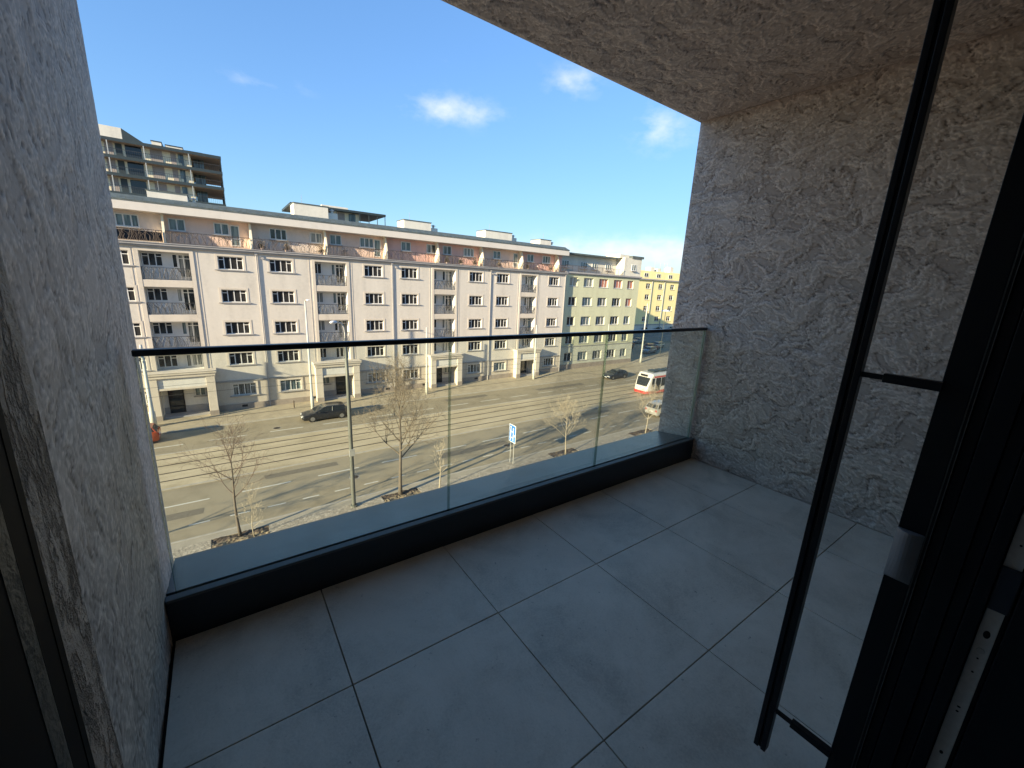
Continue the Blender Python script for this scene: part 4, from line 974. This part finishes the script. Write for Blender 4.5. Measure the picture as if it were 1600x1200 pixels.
for i, (x, y, a_, pp, lb) in enumerate(((78.5, 57.0, .15, blueg, 'blue-grey car parked nearest the pavement in the shaded yard'), (84.5, 60.5, .1, redp, 'dark red car parked behind the blue-grey one in the yard'), (77, 62.5, .1, black, 'black car parked beside the green block in the yard'), (82.5, 66.5, .05, redp, 'red car parked in the second row of the shaded yard'), (88.5, 62, .1, silver, 'silver car parked right of the dark red one'), (83.5, 71.5, 0, black, 'black car parked at the back of the yard'), (91, 69.5, 0, blueg, 'grey car parked at the back right of the yard'))):
    car(lb, (x, y, YZ - .004 * (y - 52)), a_ + math.pi * (i % 2), pp, 4.5, 1.8, 1.45, 'estate' if i % 2 else 'hatch', 'cars parked in the side yard')
# retaining wall, hedge, steps of the yard
rw = MB().box(72, 78.2, 0, 140, 78.6, 2.0); tag(rw.build('retaining_wall', M['concrete']), 'low grey concrete wall behind the parked cars', 'wall')
rw = MB().box(95, 70.0, 0, 140, 70.3, 2.2); tag(rw.build('retaining_wall', M['concrete']), 'pale concrete wall in front of the yellow block, right', 'wall')
hg = MB(); rr = random.Random(9)
for i in range(5200):
    x = rr.uniform(88, 122); y = rr.uniform(79, 80.2); z = rr.uniform(.5, 2.9 + .5 * math.sin(x * .9)); s_ = rr.uniform(.08, .2); n_ = Vector((rr.uniform(-1, 1), rr.uniform(-1, 1), rr.uniform(-1, 1))).normalized(); u_ = n_.orthogonal().normalized() * s_; v_ = n_.cross(u_)
    c_ = Vector((x, y, z)); hg.poly([c_ - u_, c_ + v_, c_ + u_, c_ - v_])
tag(hg.build('hedge', M['hedge']), 'dark hedge below the yellow block', 'hedge')

# ------------------------------------------------------------------ tram
tr = thing('tram', 'white and red tram coming into view at the right on the near track', 'tram', (48.1, 35.57, .05))
TL = 15.0; tw = 1.25
prof = [(0.0, .35, .55, .62), (.12, .28, .95, .80), (.35, .25, 1.6, .90), (.75, .25, 2.6, .97), (1.1, .25, 3.05, 1), (TL, .25, 3.05, 1)]
rings = []
for x, zl, zt, k in prof:
    a = tw * k; rings.append([(x, -a * .96, zl), (x, -a, zl + .2), (x, -a, zt - .25), (x, -a * .93, zt - .08), (x, -a * .75, zt), (x, a * .75, zt), (x, a * .93, zt - .08), (x, a, zt - .25), (x, a, zl + .2), (x, a * .96, zl)])
MB().loft(rings).build('body', M['tram_white'], tr, smooth=False, bevel=.03)
sk = MB(); rings = []
for x, k in ((-.06, .60), (.08, .82), (.35, .925), (1.0, .995), (TL, 1.0)):
    a = tw * k + .012; rings.append([(x, -a, .22), (x, -a, .58), (x, a, .58), (x, a, .22)])
sk.loft(rings); sk.build('skirt', M['red'], tr)
MB().box(1.3, -tw - .012, 2.48, TL, -tw - .001, 2.68).build('stripe', M['red'], tr); MB().box(1.3, tw + .001, 2.48, TL, tw + .012, 2.68).build('stripe', M['red'], tr)
# windscreen follows the raked nose
ws = MB(); rings = []
for z, x in ((1.25, .235), (1.6, .335), (2.1, .54), (2.45, .68)):
    k = .80 + (z - 1.2) * .12; a = tw * k; rings.append([(x - .035, -a * .86, z), (x - .035, a * .86, z), (x + .25, a * 1.0, z), (x + .25, -a * 1.0, z)])
ws.loft(rings); ws.build('windscreen', M['car_glass'], tr)
for i, (a_, b2) in enumerate(((.9, 1.45), (1.75, 2.9), (3.05, 4.3), (4.45, 5.7), (5.85, 7.1), (7.25, 8.5), (8.65, 9.9), (10.05, 11.3), (11.45, 12.7))):
    for s_ in (-1, 1):
        y0 = s_ * (tw + .002); y1 = s_ * (tw + .014); MB().box(a_, min(y0, y1), 1.15 if i != 1 else .5, b2, max(y0, y1), 2.42).build('window' if i != 1 else 'door', M['car_glass'], tr)
for s_ in (-1, 1): MB().tube([(-.03, s_ * .55, .85), (.1, s_ * .55, .85)], .10, 12).build('headlight', M['light_clear'], tr)
for x in (2.0, 3.6, 5.2, 7.2, 9.5): MB().box(x, -.55, 3.05, x + 1.1, .55, 3.32).build('roof_unit', M['dgrey'], tr, bevel=.04)
mbp = MB(); mbp.tube([(6.6, 0, 3.3), (7.6, 0, 4.4), (6.6, 0, 5.6)], .04, 5); mbp.box(6.5, -.7, 5.6, 6.7, .7, 5.66); mbp.build('pantograph', M['dgrey'], tr)
MB().box(.45, -.5, 2.62, .66, .5, 2.86).build('destination_display', M['gap'], tr)
for x in (2.6, 10.6):
    for y in (-.72, .72): MB().tube([(x, y - .06, .30), (x, y + .06, .30)], .30, 16).build('wheel', M['tyre'], tr)
# ------------------------------------------------------------------ pots and furniture on the top terraces
rr = random.Random(15)
def shrub(x, label, h=.7, n=240, col=None):
    o = thing('potted_plant', label, 'potted plant', (x, YF + .35, 16.63), 0, 'potted plants on the top terraces')
    MB().tube([(0, 0, 0), (0, 0, .3)], [.14, .2], 10).build('pot', M['peach'], o)
    f = MB()
    for i in range(n):
        c_ = Vector((rr.gauss(0, .16), rr.gauss(0, .14), .3 + abs(rr.gauss(0, .4)) * h)); n_ = Vector((rr.uniform(-1, 1), rr.uniform(-1, 1), rr.uniform(-1, 1))).normalized(); u_ = n_.orthogonal().normalized() * .05; v_ = n_.cross(u_)
        f.poly([c_ - u_, c_ + v_, c_ + u_, c_ - v_])
    f.build('foliage', col or M['hedge'], o)
for i, (x, lb) in enumerate(((4.2, 'brownish shrub in a pot just right of the second terrace divider'), (6.5, 'low shrub in the middle of the terrace after the second divider'), (9.9, 'bushy plant left of the third terrace divider'), (25.2, 'green plant right of the fifth terrace divider'), (27.3, 'green plant in the middle of the salmon terrace'), (29.5, 'green plant left of the sixth terrace divider'), (33.5, 'brown shrub right of the sixth terrace divider'), (38.6, 'shrub right of the seventh terrace divider'), (43.2, 'shrub near the right end of the top terraces'))):
    shrub(x, lb, .8, 260, M['hedge'] if 24 < x < 31 else M['dry_grass'])
for i, (x, lb) in enumerate(((12.4, 'dark terrace table with two chairs after the third divider'), (40.8, 'pale terrace table near the right end of the top storey'))):
    o = thing('terrace_table', lb, 'table', (x, YF + .6, 16.63)); MB().tube([(0, 0, .7), (0, 0, .74)], .4, 14).build('table_top', M['iron'] if i == 0 else M['lamp_white'], o)
    for k in range(3): MB().tube([(math.cos(k * 2.1) * .3, math.sin(k * 2.1) * .3, 0), (math.cos(k * 2.1) * .2, math.sin(k * 2.1) * .2, .7)], .02, 4).build('leg', M['iron'], o)
